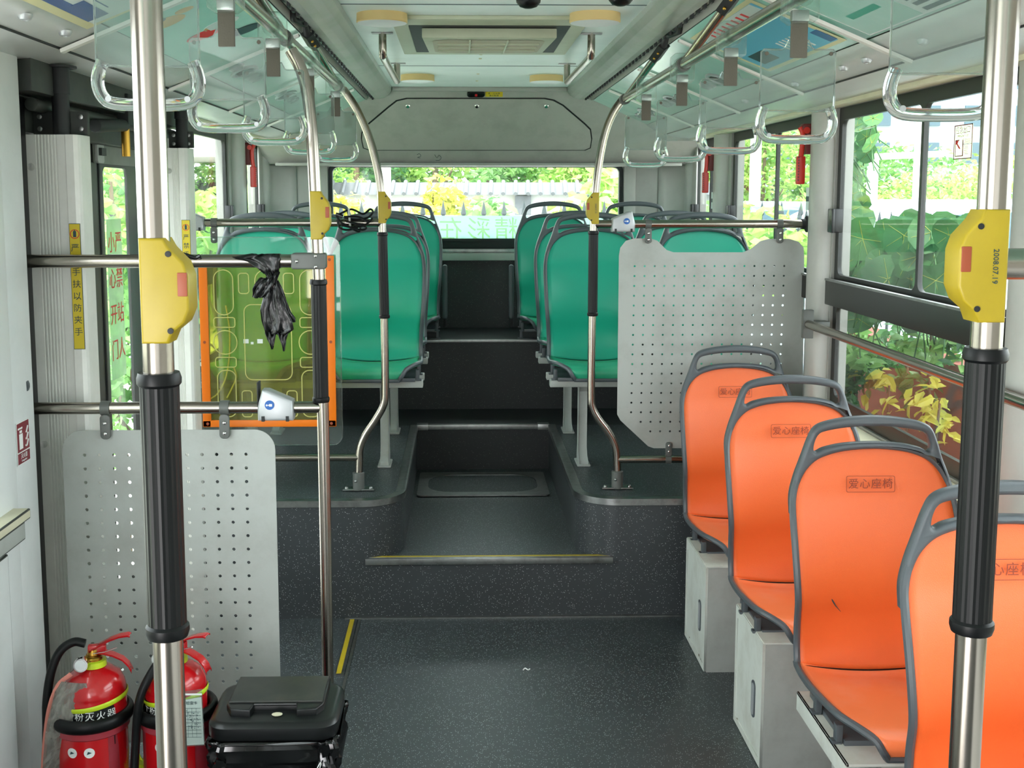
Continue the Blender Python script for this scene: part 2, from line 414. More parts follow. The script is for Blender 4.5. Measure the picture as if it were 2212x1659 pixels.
# rear wall: low panel, ledge, window, corners, slanted bulkhead
ZW0, ZW1 = 1.425, 1.872; WX0, WX1 = -.79, .985
m = MB().box(XL-.1, XR+.1, YR, YR+.06, 0, 1.30)
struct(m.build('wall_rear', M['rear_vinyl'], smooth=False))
struct(MB().box(XL, XR, YR-.05, YR+.06, 1.30, 1.345).build('trim_6', M['pillar'], bev=.004))
struct(MB().box(XL, XR, YR-.03, YR+.06, 1.345, 1.372).build('trim_7', M['alu'], bev=.006))
struct(MB().box(XL, XR, YR, YR+.06, 1.372, ZW0).build('trim_8', M['matte_black'], bev=.004))
m = MB().box(XL-.1, WX0, YR, YR+.06, 1.40, 2.4).box(WX1, XR+.1, YR, YR+.06, 1.40, 2.4).box(WX0, WX1, YR, YR+.06, ZW1, 2.4)
m.box(WX0-.09, WX0-.02, YR-.03, YR+.01, 1.37, 1.9).box(WX1+.02, WX1+.09, YR-.03, YR+.01, 1.37, 1.9)
struct(m.build('wall_rear_upper', M['wall'], bev=.006))
m = MB()        # rounded body corners at the back
for cx, s in ((XL, 1), (XR, -1)):
    rows = [[(cx+s*(.2-.2*cos(a)), YR-.2+.2*sin(a) if s > 0 else YR-.2+.2*sin(a), z) for a in [i*pi/16 for i in range(9)]] for z in (.88, 2.1)]
    m.grid(rows)
struct(m.build('wall_rear_corner', M['pillar'], solid=.01))
wf = struct(plate('window_1', rrect(WX0-.015, WX1+.015, ZW0-.01, ZW1+.015, .04), [rrect(WX0+.008, WX1-.008, ZW0+.008, ZW1-.004, .035)], .05, M['matte_black'], None, (0, YR+.02, 0)))
plate('glass', rrect(WX0, WX1, ZW0, ZW1, .03), [], .004, M['glass'], wf, (0, .0, 0))
# bulkhead, slanted, between ceiling and window
def bulk(px, py): # point on the slanted plane
    k = (py-190)/(356-190); return at(px, py, Y=6.62+k*(7.06-6.62))
q = [bulk(600, 356), bulk(1480, 356), bulk(1480, 190), bulk(600, 190)]
BT, BB = (6.62, 2.325), (7.06, 1.885)
m = MB().hull8([(XL, BB[0], BB[1]), (XR, BB[0], BB[1]), (XR, BT[0], BT[1]), (XL, BT[0], BT[1])],
               [(XL, YR, BB[1]), (XR, YR, BB[1]), (XR, YR, BT[1]+.05), (XL, YR, BT[1]+.05)])
struct(m.build('wall_rear_bulkhead', M['bulk'], smooth=False))
struct(MB().box(-1.1, 1.33, 6.98, 7.14, 1.872, 1.89).build('trim_9', M['wall'], bev=.004))
bang = atan2(BB[0]-BT[0], BT[1]-BB[1])           # tilt of the bulkhead from vertical
SL = sqrt((BB[0]-BT[0])**2+(BT[1]-BB[1])**2)
def slant():            # matrix: (u, v) on the bulkhead, v measured up the slope from its lower edge
    up = Vector((0, BT[0]-BB[0], BT[1]-BB[1])).normalized(); nr = Vector((1, 0, 0)).cross(up)
    return Matrix(((1, 0, nr.x, 0), (0, up.y, nr.y, BB[0]), (0, up.z, nr.z, BB[1]), (0, 0, 0, 1)))
SM = slant()
def sl(px, py):         # pixel -> (u, v) on the slanted face
    d = FW+RT*((px-PCX)/FOC)-UP*((py-PCY)/FOC); p0 = Vector((0, BB[0], BB[1])); nr = Vector((SM[0][2], SM[1][2], SM[2][2]))
    p = EYE+d*((p0-EYE).dot(nr)/d.dot(nr)); q = SM.inverted() @ p; return (q.x, q.y)
ol = [sl(*p) for p in ((782, 300), (783, 288), (790, 274), (840, 232), (858, 218), (880, 213), (1175, 213), (1195, 217), (1215, 228), (1262, 268), (1274, 280), (1277, 300), (1274, 318), (1262, 323), (800, 323), (786, 318))]
hp = empty('bulkhead_cover', (0, 0, 0), 'large grey trapezoid cover above the rear window with three locks', 'cover panel')
plate('gasket', [(x*1.0+(.006 if x > .1 else -.006), y+(.006 if y > .2 else -.006)) for x, y in ol], [], .006, M['matte_black'], hp, None, mtx=SM)
plate('cover', ol, [], .012, M['bulk'], hp, None, mtx=SM, bev=.002)
for px in (881, 1030, 1180):
    u, v = sl(px, 227); o = MB().lathe([(.013, 0), (.013, .004), (.009, .008), (.009, .011), (.002, .012)]).build('lock', M['chrome'], hp)
    o.matrix_local = SM @ Matrix.Translation((u, v, .006))
u, v = sl(1028, 201); sb = empty('sensor', (0, 0, 0), 'small black oval sensor with red eye under the ceiling at the back', 'sensor')
plate('housing', rrect(u-.05, u+.05, v-.018, v+.02, .018), [], .02, M['black'], sb, None, mtx=SM @ Matrix.Translation((0, 0, .01)), bev=.004)
plate('red_eye', rrect(u-.006, u+.008, v-.006, v+.01, .003), [], .002, M['redprint'], sb, None, mtx=SM @ Matrix.Translation((0, 0, .021)))
u, v = sl(1067, 201); o = plate('warning_sticker', rrect(u-.048, u+.05, v-.026, v+.028, .002), [], .001, M['yellow_tape'], None, None, mtx=SM @ Matrix.Translation((0, 0, .001)))
tagp(o, 'yellow sticker with black lettering beside the black oval sensor', 'sticker')
for k, t in enumerate(('温馨提示', '请一边坐稳', '请勿触摸')):
    text('lettering', t, .014, M['ink'], o, None, mtx=SM @ Matrix.Translation((u, v+.014-k*.016, .0018)), th=.0002)

# ---------------- ceiling
ZC = 2.30; cl, cr = -.38, .60
struct(MB().box(cl-.02, cr+.02, YF, 6.72, ZC, ZC+.03).build('ceiling', M['ceil'], smooth=False))
struct(MB().box(XL-.1, XR+.1, YF-.05, YR+.05, 2.42, 2.46).build('roof', M['white'], smooth=False))
m = MB()
for y in (3.8, 5.55): m.box(cl, cr, y-.003, y+.003, ZC-.0015, ZC+.001)
struct(m.build('trim_10', M['ink'], smooth=False))
struct(MB().box(cl, cr, 6.6, 6.66, ZC-.022, ZC).build('trim_11', M['wall'], bev=.004))
def mir(x): return .22-x
def ext(name, prof, y0, y1, m, side, solid=.0015, sm=True):
    f = (lambda x: x) if side > 0 else mir
    o = MB().grid([[(f(x), y, z) for x, z in prof] for y in (y0, y1)]).build(name, m, solid=solid, smooth=sm, ang=50)
    return o
for s, nm in ((1, 'right'), (-1, 'left')):
    struct(ext('ceiling_duct_'+nm, [(.60, 2.306), (.607, 2.283), (.625, 2.262), (.65, 2.249), (.68, 2.242), (.705, 2.243), (.716, 2.250)], YF, 6.7, M['duct'], s))
    struct(ext('trim_comb_'+nm, [(.716, 2.262), (.745, 2.262), (.752, 2.235)], YF, 6.8, M['wall'], s, sm=False))
    struct(ext('ceiling_cove_'+nm, [(.76, 2.238), (.92, 2.176), (1.09, 2.110)], YF, 6.9, M['teal'], s, sm=False))
    struct(ext('ceiling_edge_'+nm, [(1.09, 2.106), (1.14, 2.078), (1.205, 2.055), (1.21, 2.052), (1.30, 2.038), (1.40, 2.03)], YF, 7.1, M['white'], s))
    f = (lambda x: x) if s > 0 else mir
    m = MB()
    for k in range(46):     # comb teeth of the hinge
        y = 2.4+k*.095; m.box(f(.716)-.004, f(.716)+.004, y, y+.03, 2.236, 2.262)
    struct(m.build('trim_teeth_'+nm, M['matte_black'], smooth=False))
    struct(ext('trim_slot_'+nm, [(.716, 2.285), (.765, 2.24)], YF, 6.8, M['matte_black'], s, sm=False))
    m = MB()
    for y in ((2.05, 3.12, 4.1, 5.02, 6.0) if s > 0 else (1.6, 2.94, 4.0, 5.02, 6.0)):
        a, c = (.76, 2.232), (1.2, 2.049)
        m.hull8([(f(a[0]), y-.018, a[1]), (f(a[0]), y+.018, a[1]), (f(a[0]), y+.012, a[1]-.008), (f(a[0]), y-.012, a[1]-.008)],
                [(f(c[0]), y-.018, c[1]), (f(c[0]), y+.018, c[1]), (f(c[0]), y+.012, c[1]-.008), (f(c[0]), y-.012, c[1]-.008)])
    struct(m.build('trim_ribs_'+nm, M['column'], smooth=False))
    struct(MB().box(min(f(1.202), f(1.208)), max(f(1.202), f(1.208)), YF, 7, 2.050, 2.0545).build('trim_joint_'+nm, M['matte_black'], smooth=False))
    struct(MB().box(min(f(1.36), f(1.41)), max(f(1.36), f(1.41)), YF, 7.1, 2.018, 2.034).build('trim_cream_'+nm, M['cream'], smooth=False))
# little spotlights / screws and speaker slots in the edge panels
def cove_pt(x, y):      # height of the cove at x (right-hand side numbers)
    P = [(.76, 2.238), (.92, 2.176), (1.09, 2.106), (1.14, 2.078), (1.205, 2.055), (1.30, 2.038), (1.40, 2.03)]
    for (a, za), (c, zc) in zip(P, P[1:]):
        if a <= x <= c: return za+(zc-za)*(x-a)/(c-a)
    return 2.2
k = 0
for s, ys in ((1, (2.9, 3.3, 3.5, 4.0, 4.7)), (-1, (2.02, 2.32, 2.55, 2.8))):
    for y in ys:
        x = 1.145; f = x if s > 0 else mir(x)
        o = MB().lathe([(.016, 0), (.016, -.004), (.012, -.012), (.006, -.014), (.005, -.008), (.002, -.008)], seg=16).build('cap_screw', M['silver'], loc=(f, y, cove_pt(x, y)))
        tagp(o, ('round silver cap screw in the right ceiling edge above the windows' if s > 0 else 'round silver cap screw in the left ceiling edge above the door'), 'screw', 'cap screws of the %s ceiling edge' % ('right' if s > 0 else 'left'))
for s, y in ((1, 2.85), (1, 3.45), (1, 2.2), (-1, 2.25)):
    m = MB(); x0 = 1.26
    for i in range(7):
        for j in range(3):
            xx = x0+j*.018+(i % 2)*.009; f = xx if s > 0 else mir(xx)
            m.lathe([(.0045, 0), (.0045, -.0008)], (f, y+i*.016, cove_pt(xx, y)-.0004), 8)
    o = m.build('speaker_grille', M['matte_black'], smooth=False)
    tagp(o, {(1, 2.85): 'speaker slots in the ceiling edge above the near right window', (1, 3.45): 'speaker slots in the ceiling edge farther back above the right window divider',
             (1, 2.2): 'speaker slots in the ceiling edge right of the near pole', (-1, 2.25): 'speaker slots in the white ceiling edge at top left'}[(s, y)], 'speaker')
# pairs of passenger air nozzles further back, both sides
for s, y in ((-1, 4.3), (-1, 5.3), (1, 4.55), (1, 5.5), (1, 6.3)):
    x = 1.0; f = x if s > 0 else mir(x); sg = 1 if s > 0 else -1
    tilt = atan2(2.110-2.176, .17)*sg
    e = empty('air_nozzle_panel', (f, y, cove_pt(x, y)-.002), {(-1, 4.3): 'silver oval reading-light panel in left ceiling beside the near curved post', (-1, 5.3): 'silver oval reading-light panel in left ceiling, farther back',
        (1, 4.55): 'oval reading-light panel in right ceiling nearest the blue poster', (1, 5.5): 'oval reading-light panel in right ceiling over the middle window', (1, 6.3): 'oval reading-light panel in right ceiling nearest the rear'}[(s, y)], 'reading light panel')
    e.rotation_euler = (0, -tilt, 0)
    plate('bezel', [(p[0]*.6, p[1]) for p in circ(0, 0, .085, 24)], [[(p[0]*.6, p[1]) for p in circ(0, 0, .066, 24)]], .012, M['silver'], e, None, bev=.003, mtx=Matrix.Identity(4))
    plate('lens', rrect(-.03, .03, -.035, .035, .01), [], .006, M['dark'], e, None, mtx=Matrix.Identity(4))
    for dy in (-.16, .14, .22): MB().lathe([(.028, 0), (.03, -.006), (.02, -.014), (.012, -.006), (.003, -.006)], (0, dy, 0), 16).build('nozzle', M['silver'], e)

# posters on the coves
def cove_plate(name, x0, x1, y0, y1, m, parent=None, off=.0025, pts=None):
    def p(x, y):
        f = x if SD > 0 else mir(x); return (f, y, cove_pt(x, y)-off)
    mm = MB()
    pts = pts or [(x0, y0), (x1, y0), (x1, y1), (x0, y1)]
    n = len(pts)
    A = [p(x, y) for x, y in pts]; Bq = [(q[0], q[1], q[2]-.0006) for q in A]
    mm.add(A+Bq, [tuple(range(n)), tuple(reversed(range(n, 2*n)))]+[(i, (i+1) % n, n+(i+1) % n, n+i) for i in range(n)])
    return mm.build(name, m, parent, smooth=False)
def cove_circle(name, cx, cy, r, m, parent, off=.004, ax=1): return cove_plate(name, 0, 0, 0, 0, m, parent, off, [(cx+r*cos(a)*ax, cy+r*sin(a)) for a in [i*pi/10 for i in range(20)]])
SD = 1
po = cove_plate('advert_poster', .785, 1.06, 3.22, 4.02, M['poster_y']); tagp(po, 'blue advert poster in cream border behind the hanging straps on the right', 'poster')
cove_plate('blue_field', .80, 1.045, 3.25, 3.99, M['poster_b'], po, .0035)
cove_plate('white_band', .80, .86, 3.27, 3.97, M['poster_w'], po, .0045)
cove_plate('picture', .93, 1.02, 3.75, 3.93, M['ink'], po, .0045); cove_plate('picture', .89, .93, 3.35, 3.5, M['ink'], po, .0045)
cove_plate('corner_block', .98, 1.04, 3.24, 3.30, M['poster_n'], po, .0045)
for i in range(7): cove_plate('print_line', .87, .925, 3.56+i*.024, 3.572+i*.024, M['redprint'] if i % 2 else M['whitep'], po, .0045)
for i in range(6): cove_plate('print_line', .95, 1.03, 3.4+i*.035, 3.415+i*.035, M['whitep'], po, .0045)
for i in range(8): cove_plate('print_line', .81, .85, 3.4+i*.06, 3.42+i*.06, M['redprint'], po, .0055)
pp = cove_plate('notice_poster', .785, 1.075, 2.12, 3.08, M['poster_w']); tagp(pp, 'white and teal notice poster at top right beside the near pole', 'poster')
cove_plate('teal_field', .79, 1.07, 2.72, 3.07, M['teal'], pp, .0035)
cove_circle('round_mark', .90, 2.62, .075, M['redprint'], pp, .0045, .7); cove_circle('round_mark', .90, 2.62, .063, M['poster_w'], pp, .0052, .7); cove_circle('round_mark', .90, 2.62, .03, M['green'], pp, .006, .7)
for i in range(5): cove_plate('print_line', .84+i*.035, .862+i*.035, 2.80, 3.0, M['green'], pp, .0045)
for i in range(4): cove_plate('print_line', .98+i*.024, .992+i*.024, 2.4, 2.68, M['ink'], pp, .0045)
cove_plate('red_rule', .955, .96, 2.15, 2.72, M['redprint'], pp, .0045)
SD = -1
po = cove_plate('advert_poster', .80, 1.115, 1.7, 2.87, M['poster_y']); tagp(po, 'white and navy advert poster in cream border at top left', 'poster')
cove_plate('white_field', .80, 1.09, 1.72, 2.84, M['poster_w'], po, .0085); cove_plate('navy_band', 1.066, 1.09, 1.72, 2.80, M['poster_n'], po, .0095)
cove_plate('navy_tab', 1.042, 1.07, 2.62, 2.80, M['poster_n'], po, .0102); cove_plate('rule', 1.026, 1.029, 2.35, 2.75, M['poster_n'], po, .0095)
random.seed(3)
for i in range(16):
    y = 2.45+random.random()*.36; x = .86+random.random()*.08; cove_circle('leaf_print', x, y, .016, M['ink'], po, .0095)
pp = cove_plate('picture_poster', .80, 1.085, 3.0, 3.95, M['teal']); tagp(pp, 'teal picture poster with yellow figures behind the left hanging straps', 'poster')
for (x, y, r, mm) in ((.99, 3.13, .05, 'gold'), (1.0, 3.08, .022, 'ink'), (.93, 3.08, .024, 'gold'), (.9, 3.4, .05, 'poster_w'), (.96, 3.45, .05, 'redprint'), (.92, 3.4, .03, 'lamp_rim'), (.87, 3.6, .05, 'ink')):
    cove_circle('figure', x, y, r, M[mm], pp, .0045 if mm != 'ink' else .0055)

# AC outlet
ac = empty('air_vent', (0, 0, ZC), 'recessed sage green air conditioning vent with tan grille in the ceiling', 'air vent')
ax0, ax1, ay0, ay1 = -.235, .445, 4.02, 5.0
plate('surround', rrect(ax0, ax1, ay0, ay1, .01), [rrect(ax0+.055, ax1-.055, ay0+.14, ay1-.08, .01)], .014, M['vent'], ac, (0, 0, -.007), bev=.003, mtx=Matrix.Identity(4))
m = MB(); m.box(ax0+.055, ax1-.055, ay0+.14, ay1-.08, -.0145, -.0135); m.build('recess', M['matte_black'], ac, smooth=False)
m = MB(); r0, r1 = ax0+.10, ax1-.10; m.hull8([(r0, ay0+.19, -.016), (r1, ay0+.19, -.016), (r1-.01, ay1-.14, -.016), (r0+.01, ay1-.14, -.016)],
    [(r0, ay0+.19, -.05), (r1, ay0+.19, -.05), (r1-.01, ay1-.14, -.028), (r0+.01, ay1-.14, -.028)])
m.build('grille_box', M['vent'], ac, bev=.004)
def gz(y): return -.05+(y-(ay0+.19))/((ay1-.14)-(ay0+.19))*.022-.0015
m = MB()
yy0, yy1 = ay0+.25, ay1-.2
pts = [(r0+.03+.22/2, 0)]
gp = rrect(r0+.035, r1-.035, yy0, yy1, .06, 6); n = len(gp)
m.add([(x, y, gz(y)) for x, y in gp], [tuple(range(n))]); m.cur = 1
for k in (1/3, 2/3):
    x = r0+.035+(r1-r0-.07)*k; m.hull8([(x-.003, yy0, gz(yy0)), (x+.003, yy0, gz(yy0)), (x+.003, yy1, gz(yy1)), (x-.003, yy1, gz(yy1))], [(x-.003, yy0, gz(yy0)-.006), (x+.003, yy0, gz(yy0)-.006), (x+.003, yy1, gz(yy1)-.006), (x-.003, yy1, gz(yy1)-.006)])
for k in (.25, .5, .75):
    y = yy0+(yy1-yy0)*k; m.box(r0+.05, r1-.05, y-.004, y+.004, gz(y)-.005, gz(y))
m.build('grille', [M['vent_in'], M['vent']], ac, smooth=False)
m = MB().box(.06, .17, ay1-.135, ay1-.05, -.0165, -.0145); m.build('tape', M['perf'], ac, smooth=False)
# ceiling lamps
def lamp(x, y, label):
    e = empty('ceiling_lamp', (x, y, ZC), label, 'lamp', 'round ceiling lamps')
    MB().lathe([(.085, .0), (.086, -.028), (.083, -.031)], seg=36).build('rim', M['lamp_rim'], e)
    MB().lathe([(.083, -.031), (.06, -.036), (.001, -.038)], seg=36).build('diffuser', M['lamp_glass'], e)
lamp(-.262, 4.0, 'round ceiling lamp with yellowed rim left of the air vent')
lamp(.454, 3.98, 'round ceiling lamp with yellowed rim right of the air vent')
lamp(-.215, 5.98, 'round ceiling lamp left, in the rearmost ceiling bay')
lamp(.44, 6.0, 'round ceiling lamp right, in the rearmost ceiling bay')
for x, y, l in ((.205, 3.55, 'black rounded fitting hanging from the ceiling, left of two at top edge'), (.475, 3.5, 'black rounded fitting hanging from the ceiling, right of two at top edge')):
    o = MB().lathe([(.02, 0), (.034, -.006), (.038, -.02), (.036, -.034), (.026, -.046), (.012, -.051), (.001, -.052)], seg=20).build('ceiling_speaker', M['rubber'], loc=(x, y, ZC))
    tagp(o, l, 'speaker', 'black rounded fittings on the ceiling')
for x, s, l in ((-.29, 1, 'short bent steel grab handle on the ceiling, left'), (.495, -1, 'short bent steel grab handle on the ceiling, right')):
    e = empty('ceiling_grab_handle', (x, 4.95, ZC), l, 'grab handle', 'ceiling grab handles')
    P = catmull([(0, -.5, 0), (0, -.5, -.045), (0, -.49, -.075), (0, -.44, -.085), (0, 0, -.085), (0, .44, -.085), (0, .49, -.075), (0, .5, -.045), (0, .5, 0)], 5)
    MB().tube(P, .0145, 14).build('tube', M['steel'], e)
    for y in (-.5, .5):
        MB().box(-.04, .04, y-.014, y+.014, -.005, 0).build('foot', M['alu'], e, bev=.002)
for y in (5.1, 5.25, 5.9, 6.25):
    o = MB().lathe([(.008, 0), (.006, -.004), (.001, -.005)], seg=10).build('ceiling_rivet', M['cream'], loc=(.09, y, ZC)); tagp(o, 'small cream rivet on the ceiling centreline behind the air vent', 'rivet', 'rivets on the ceiling centreline')

# ---------------- side walls
def sidewall(nm, X, s, holes, y0=YF, y1=YR):
    # one slab with window openings, built from boxes: list of (ya, yb, za, zb)
    t0, t1 = (X, X+.07) if s > 0 else (X-.07, X)
    ys = sorted({y0, y1, *[h[0] for h in holes], *[h[1] for h in holes]}); m = MB()
    for a, c in zip(ys, ys[1:]):
        cut = sorted([(h[2], h[3]) for h in holes if h[0] <= a+1e-6 and h[1] >= c-1e-6]); z = 0
        for za, zb in cut:
            if za > z: m.box(t0, t1, a, c, z, za)
            z = zb
        m.box(t0, t1, a, c, z, 2.42)
    return struct(m.build('wall_'+nm, M['wall'], smooth=False))
WB, WM, WT = .88, 1.385, 2.02
RW = [(2.93, 4.40), (4.60, 6.10), (6.40, 7.04), (.9, 2.7)]
LW = [(4.72, 6.10), (6.40, 7.04), (.9, 2.62)]
sidewall('right', XR, 1, [(a, c, WB, WT) for a, c in RW])
sidewall('left', XL, -1, [(a, c, WB, WT) for a, c in LW]+[(3.12, 4.62, 0.0, WT), (-1.9, .2, .1, WT)])
YZp = Matrix(((0, 0, 1, 0), (1, 0, 0, 0), (0, 1, 0, 0), (0, 0, 0, 1)))    # drawing (u,v) -> (Y,Z), thickness along X
wi = 2
def window(X, s, ya, yb, div=None):
    global wi
    xo = X+(.02 if s > 0 else -.02)
    holes = [rrect(ya+.035, (div or yb)-(.010 if div else .035), WM+.01, WT-.045, .03)]
    if div: holes.append(rrect(div+.010, yb-.035, WM+.01, WT-.045, .03))
    holes.append(rrect(ya+.04, yb-.04, WB+.05, WM-.105, .03))
    o = struct(plate('window_%d' % wi, rrect(ya, yb, WB, WT, .005), holes, .016, M['dark_frame'], None, (xo, 0, 0), mtx=YZp)); wi += 1
    plate('upper_pane', rrect(ya+.02, yb-.02, WM, WT-.03, .01), [], .004, M['glass'], o, None, mtx=YZp)
    plate('lower_pane', rrect(ya+.02, yb-.02, WB+.03, WM-.09, .01), [], .004, M['glass'], o, None, mtx=YZp)
    g = -.022*s
    MB().box(min(g*1.0, g*2.1), max(g*1.0, g*2.1), ya+.01, yb-.01, WM-.105, WM-.005).build('middle_rail', M['dark_frame'], o, bev=.006)
    MB().box(min(g*1.6, g*2.3), max(g*1.6, g*2.3), ya+.02, yb-.02, WM-.012, WM-.004).build('track', M['alu'], o, smooth=False)
    return o
window(XR, 1, 2.93, 4.40, 3.60); window(XR, 1, 4.60, 6.10, 5.27); window(XR, 1, 6.40, 7.04, 6.66); window(XR, 1, .9, 2.7)
window(XL, -1, 4.72, 6.10, 5.27); window(XL, -1, 6.40, 7.04, 6.66); window(XL, -1, .9, 2.62)
# half-round pillars between the windows and black latches on them
for X, s, ys, nm in ((XR, -1, (2.81, 4.50, 6.25, 7.1), 'right'), (XL, 1, (6.25, 7.1, 4.66), 'left')):
    for i, y in enumerate(ys):
        w = .085 if y != 4.66 else .04
        prof = [(X, y-w), (X+s*.025, y-w*.98), (X+s*.05, y-w*.6), (X+s*.058, y), (X+s*.05, y+w*.6), (X+s*.025, y+w*.98), (X, y+w)]
        struct(MB().grid([[(a, c, z) for a, c in prof] for z in (0, 2.04)]).build('pillar_'+nm, M['pillar'], ang=80))
for X, s, y, l in ((XR, -1, 4.34, 'black sliding-window latch on the near right window'), (XR, -1, 6.04, 'black sliding-window latch on the middle right window'), (XR, -1, 6.98, 'black sliding-window latch on the rear right window'),
                   (XL, 1, 6.04, 'black sliding-window latch on the larger left window'), (XL, 1, 6.98, 'black sliding-window latch on the narrow rear left window')):
    e = empty('window_latch', (X+s*.012, y, 1.60), l, 'latch', 'black window latches')
    MB().box(-.02, .02, -.035, .03, -.045, .045).build('body', M['black'], e, bev=.006)
    MB().box(-.026 if s < 0 else .014, -.014 if s < 0 else .026, -.045, -.02, -.045, .045).build('grip', M['black'], e, bev=.004)
# right-hand sill ledge, skirting duct under windows
struct(MB().box(XR-.075, XR, 1.2, 4.55, .80, .872).build('window_sill_right', M['cream'], bev=.006))
struct(MB().box(XR-.035, XR, -1, 4.5, 0, .80).build('wall_right_lower', M['white'], smooth=False))
struct(MB().box(XR-.09, XR-.03, 4.52, 7.1, .48, .86).build('wall_right_lower_rear', M['wall'], smooth=False))
# left near pillar, ledge and lower panel
m = MB().box(XL, -1.085, 2.66, 2.80, 0, 2.06); m.box(XL, -1.10, 2.80, 2.975, 0, 2.06)
struct(m.build('pillar_door', M['white'], bev=.012))
m = MB().box(XL, -1.06, 1.0, 2.64, 0, .30); m.cur = 1; m.box(XL, -1.06, 1.0, 2.655, .30, .86)
m.cur = 2; m.box(XL, -1.05, 1.0, 2.74, .87, .915); m.cur = 3; m.box(XL, -1.045, 1.0, 2.765, .915, .94)
struct(m.build('wall_left_lower', [M['dark'], M['white'], M['perf'], M['cream']], bev=.004))
# front of the bus: wall with a windscreen opening
m = MB().box(XL-.1, XR+.1, YF-.06, YF, 0, .9).box(XL-.1, XR+.1, YF-.06, YF, 2.1, 2.42).box(XL-.1, XL+.1, YF-.06, YF, .9, 2.1).box(XR-.1, XR+.1, YF-.06, YF, .9, 2.1)
struct(m.build('wall_front', M['wall'], smooth=False))
M['windscreen'] = clear('tinted_windscreen', '#7c8885', .05)  # unseen pane, tint darkened to cut the light on near poles
struct(MB().box(XL+.1, XR-.1, YF-.04, YF-.035, .9, 2.1).build('window_0', M['windscreen'], smooth=False))
#@@PART2
# ============================================================ SEATS
def seat_profile():      # (y, z, half width, forward wrap of the sides)
    pan = [(-.487, -.035, .120, 0), (-.497, -.012, .135, 0), (-.488, .008, .15, .003), (-.455, .016, .180, .010), (-.39, .012, .203, .014), (-.28, -.002, .205, .014), (-.16, -.014, .204, .014), (-.06, -.016, .200, .012), (-.018, -.004, .197, .010)]
    back = [(-.018, -.004, .197, .010), (.008, .05, .197, .024), (.010, .115, .200, .034), (-.008, .185, .206, .040), (-.012, .25, .211, .036), (.0, .33, .214, .03), (.016, .39, .215, .026), (.032, .44, .212, .02), (.038, .48, .203, .014), (.043, .515, .186, .009), (.047, .545, .158, .005), (.049, .562, .122, .002), (.0505, .573, .075, 0), (.051, .578, .03, 0)]
    return pan, back
def shell_rows(P, isback, n=18, sub=4):
    V = catmull([Vector((p[0], p[1], p[2])) for p in P], sub); W4 = catmull([Vector((p[3], 0, 0)) for p in P], sub)
    rows = []
    for v, w in zip(V, W4):
        r = []
        for j in range(n+1):
            s = -1+2*j/n; k = abs(s)**2.6*max(w.x, 0)
            dip = .020*(1-s*s)*max(0, 1-(max(v.y, 0)/.10 if isback else -v.x/.14)); r.append((v.z*s, v.x-(k if isback else 0), v.y+(0 if isback else k)-dip))
        rows.append(r)
    return rows
def make_seat(name, label, cat, group, mb_, mp_, logo=False):
    t = empty(name, (0, 0, 0), label, cat, group)
    pan, back = seat_profile(); pr, br = shell_rows(pan, False), shell_rows(back, True)
    bk = MB().grid(br).build('backrest', mb_, t, solid=.014, ang=80)
    MB().grid(pr).build('seat_pan', mp_, t, solid=.016, ang=80)
    rim = [r[0] for r in reversed(br)][14:]+[r[0] for r in reversed(pr)]+pr[0][1:-1]+[r[-1] for r in pr]+[r[-1] for r in br][:-14]
    rim = [Vector(p)+Vector((.005 if p[0] > 0 else -.005, .004, -.004)) for p in rim]
    MB().tube(rim, .0095, 8, up=(1, 0, 0)).build('rim', M['frame_grey'], t)
    # thin dark seam between pan and backrest
    MB().tube([Vector(p)+Vector((0, -.004, .002)) for p in br[0]], .0025, 6).build('seam', M['rubber'], t)
    out = [(.222, .40), (.2225, .45), (.210, .50), (.191, .55), (.174, .60), (.157, .632), (.125, .648), (.065, .659), (0, .663)]
    outer = out+[(-x, z) for x, z in reversed(out[:-1])]
    inn = [(.203, .40), (.204, .44), (.198, .475), (.181, .512), (.154, .540), (.118, .557), (.07, .568), (0, .573)]
    low = [(-x, z) for x, z in inn]+[(x, z) for x, z in reversed(inn[:-1])]
    oo = [(p.x, p.y) for p in catmull([(x, z, 0) for x, z in outer], 4)]; ll = [(p.x, p.y) for p in catmull([(x, z, 0) for x, z in low], 4)]
    hh = [(0, .592), (.075, .588), (.128, .577), (.15, .566), (.158, .572), (.156, .592), (.147, .612), (.128, .622), (.07, .632), (0, .635)]
    hh = hh+[(-x, z) for x, z in reversed(hh[1:-1])]
    ho = [(p.x, p.y) for p in catmull([(x, z, 0) for x, z in hh], 4, closed=True)]
    h = plate('handle_frame', oo+ll, [ho], .034, M['frame_grey'], t, (0, .047, 0), bev=.0095)
    for v in h.data.vertices:       # lean with the backrest
        v.co.y += -(.55-min(v.co.z, .55))*.13
    if logo:
        q = MB()
        plate('printed_border', rrect(-.066, .066, -.022, .022, .005), [rrect(-.0648, .0648, -.0208, .0208, .0045)], .0008, M['label_brown'], t, (-.005, .0245, .495-.015))
        text('printed_words', '爱心座椅', .029, M['label_brown'], t, (-.005, .0245, .479), spacing=1.12)
        for nm in t.children:
            if nm.name.startswith('printed'): nm.rotation_euler = (-.12, 0, 0)
    return t
def clips(t):
    m = MB()
    for s in (-1, 1):
        for y in (-.20, -.36):
            m.box(s*.200-.008, s*.200+.008, y-.012, y+.012, -.055, -.01)
            m.box(s*.205-.012, s*.205+.012, y-.012, y+.012, -.058, -.05)
    m.box(-.19, .19, -.38, -.1, -.062, -.045)
    return m.build('mounting_clip', M['frame_grey'], t, bev=.002)
so = make_seat('passenger_seat', 'orange seat with printed words nearest the rear, in front of the perforated panel', 'seat', 'orange priority seats along the right windows', M['orange'], M['orange_pan'], True)
clips(so)
OS = [(1.09, 4.47, so), (1.092, 3.70, None), (1.105, 2.99, None), (1.13, 2.27, None)]
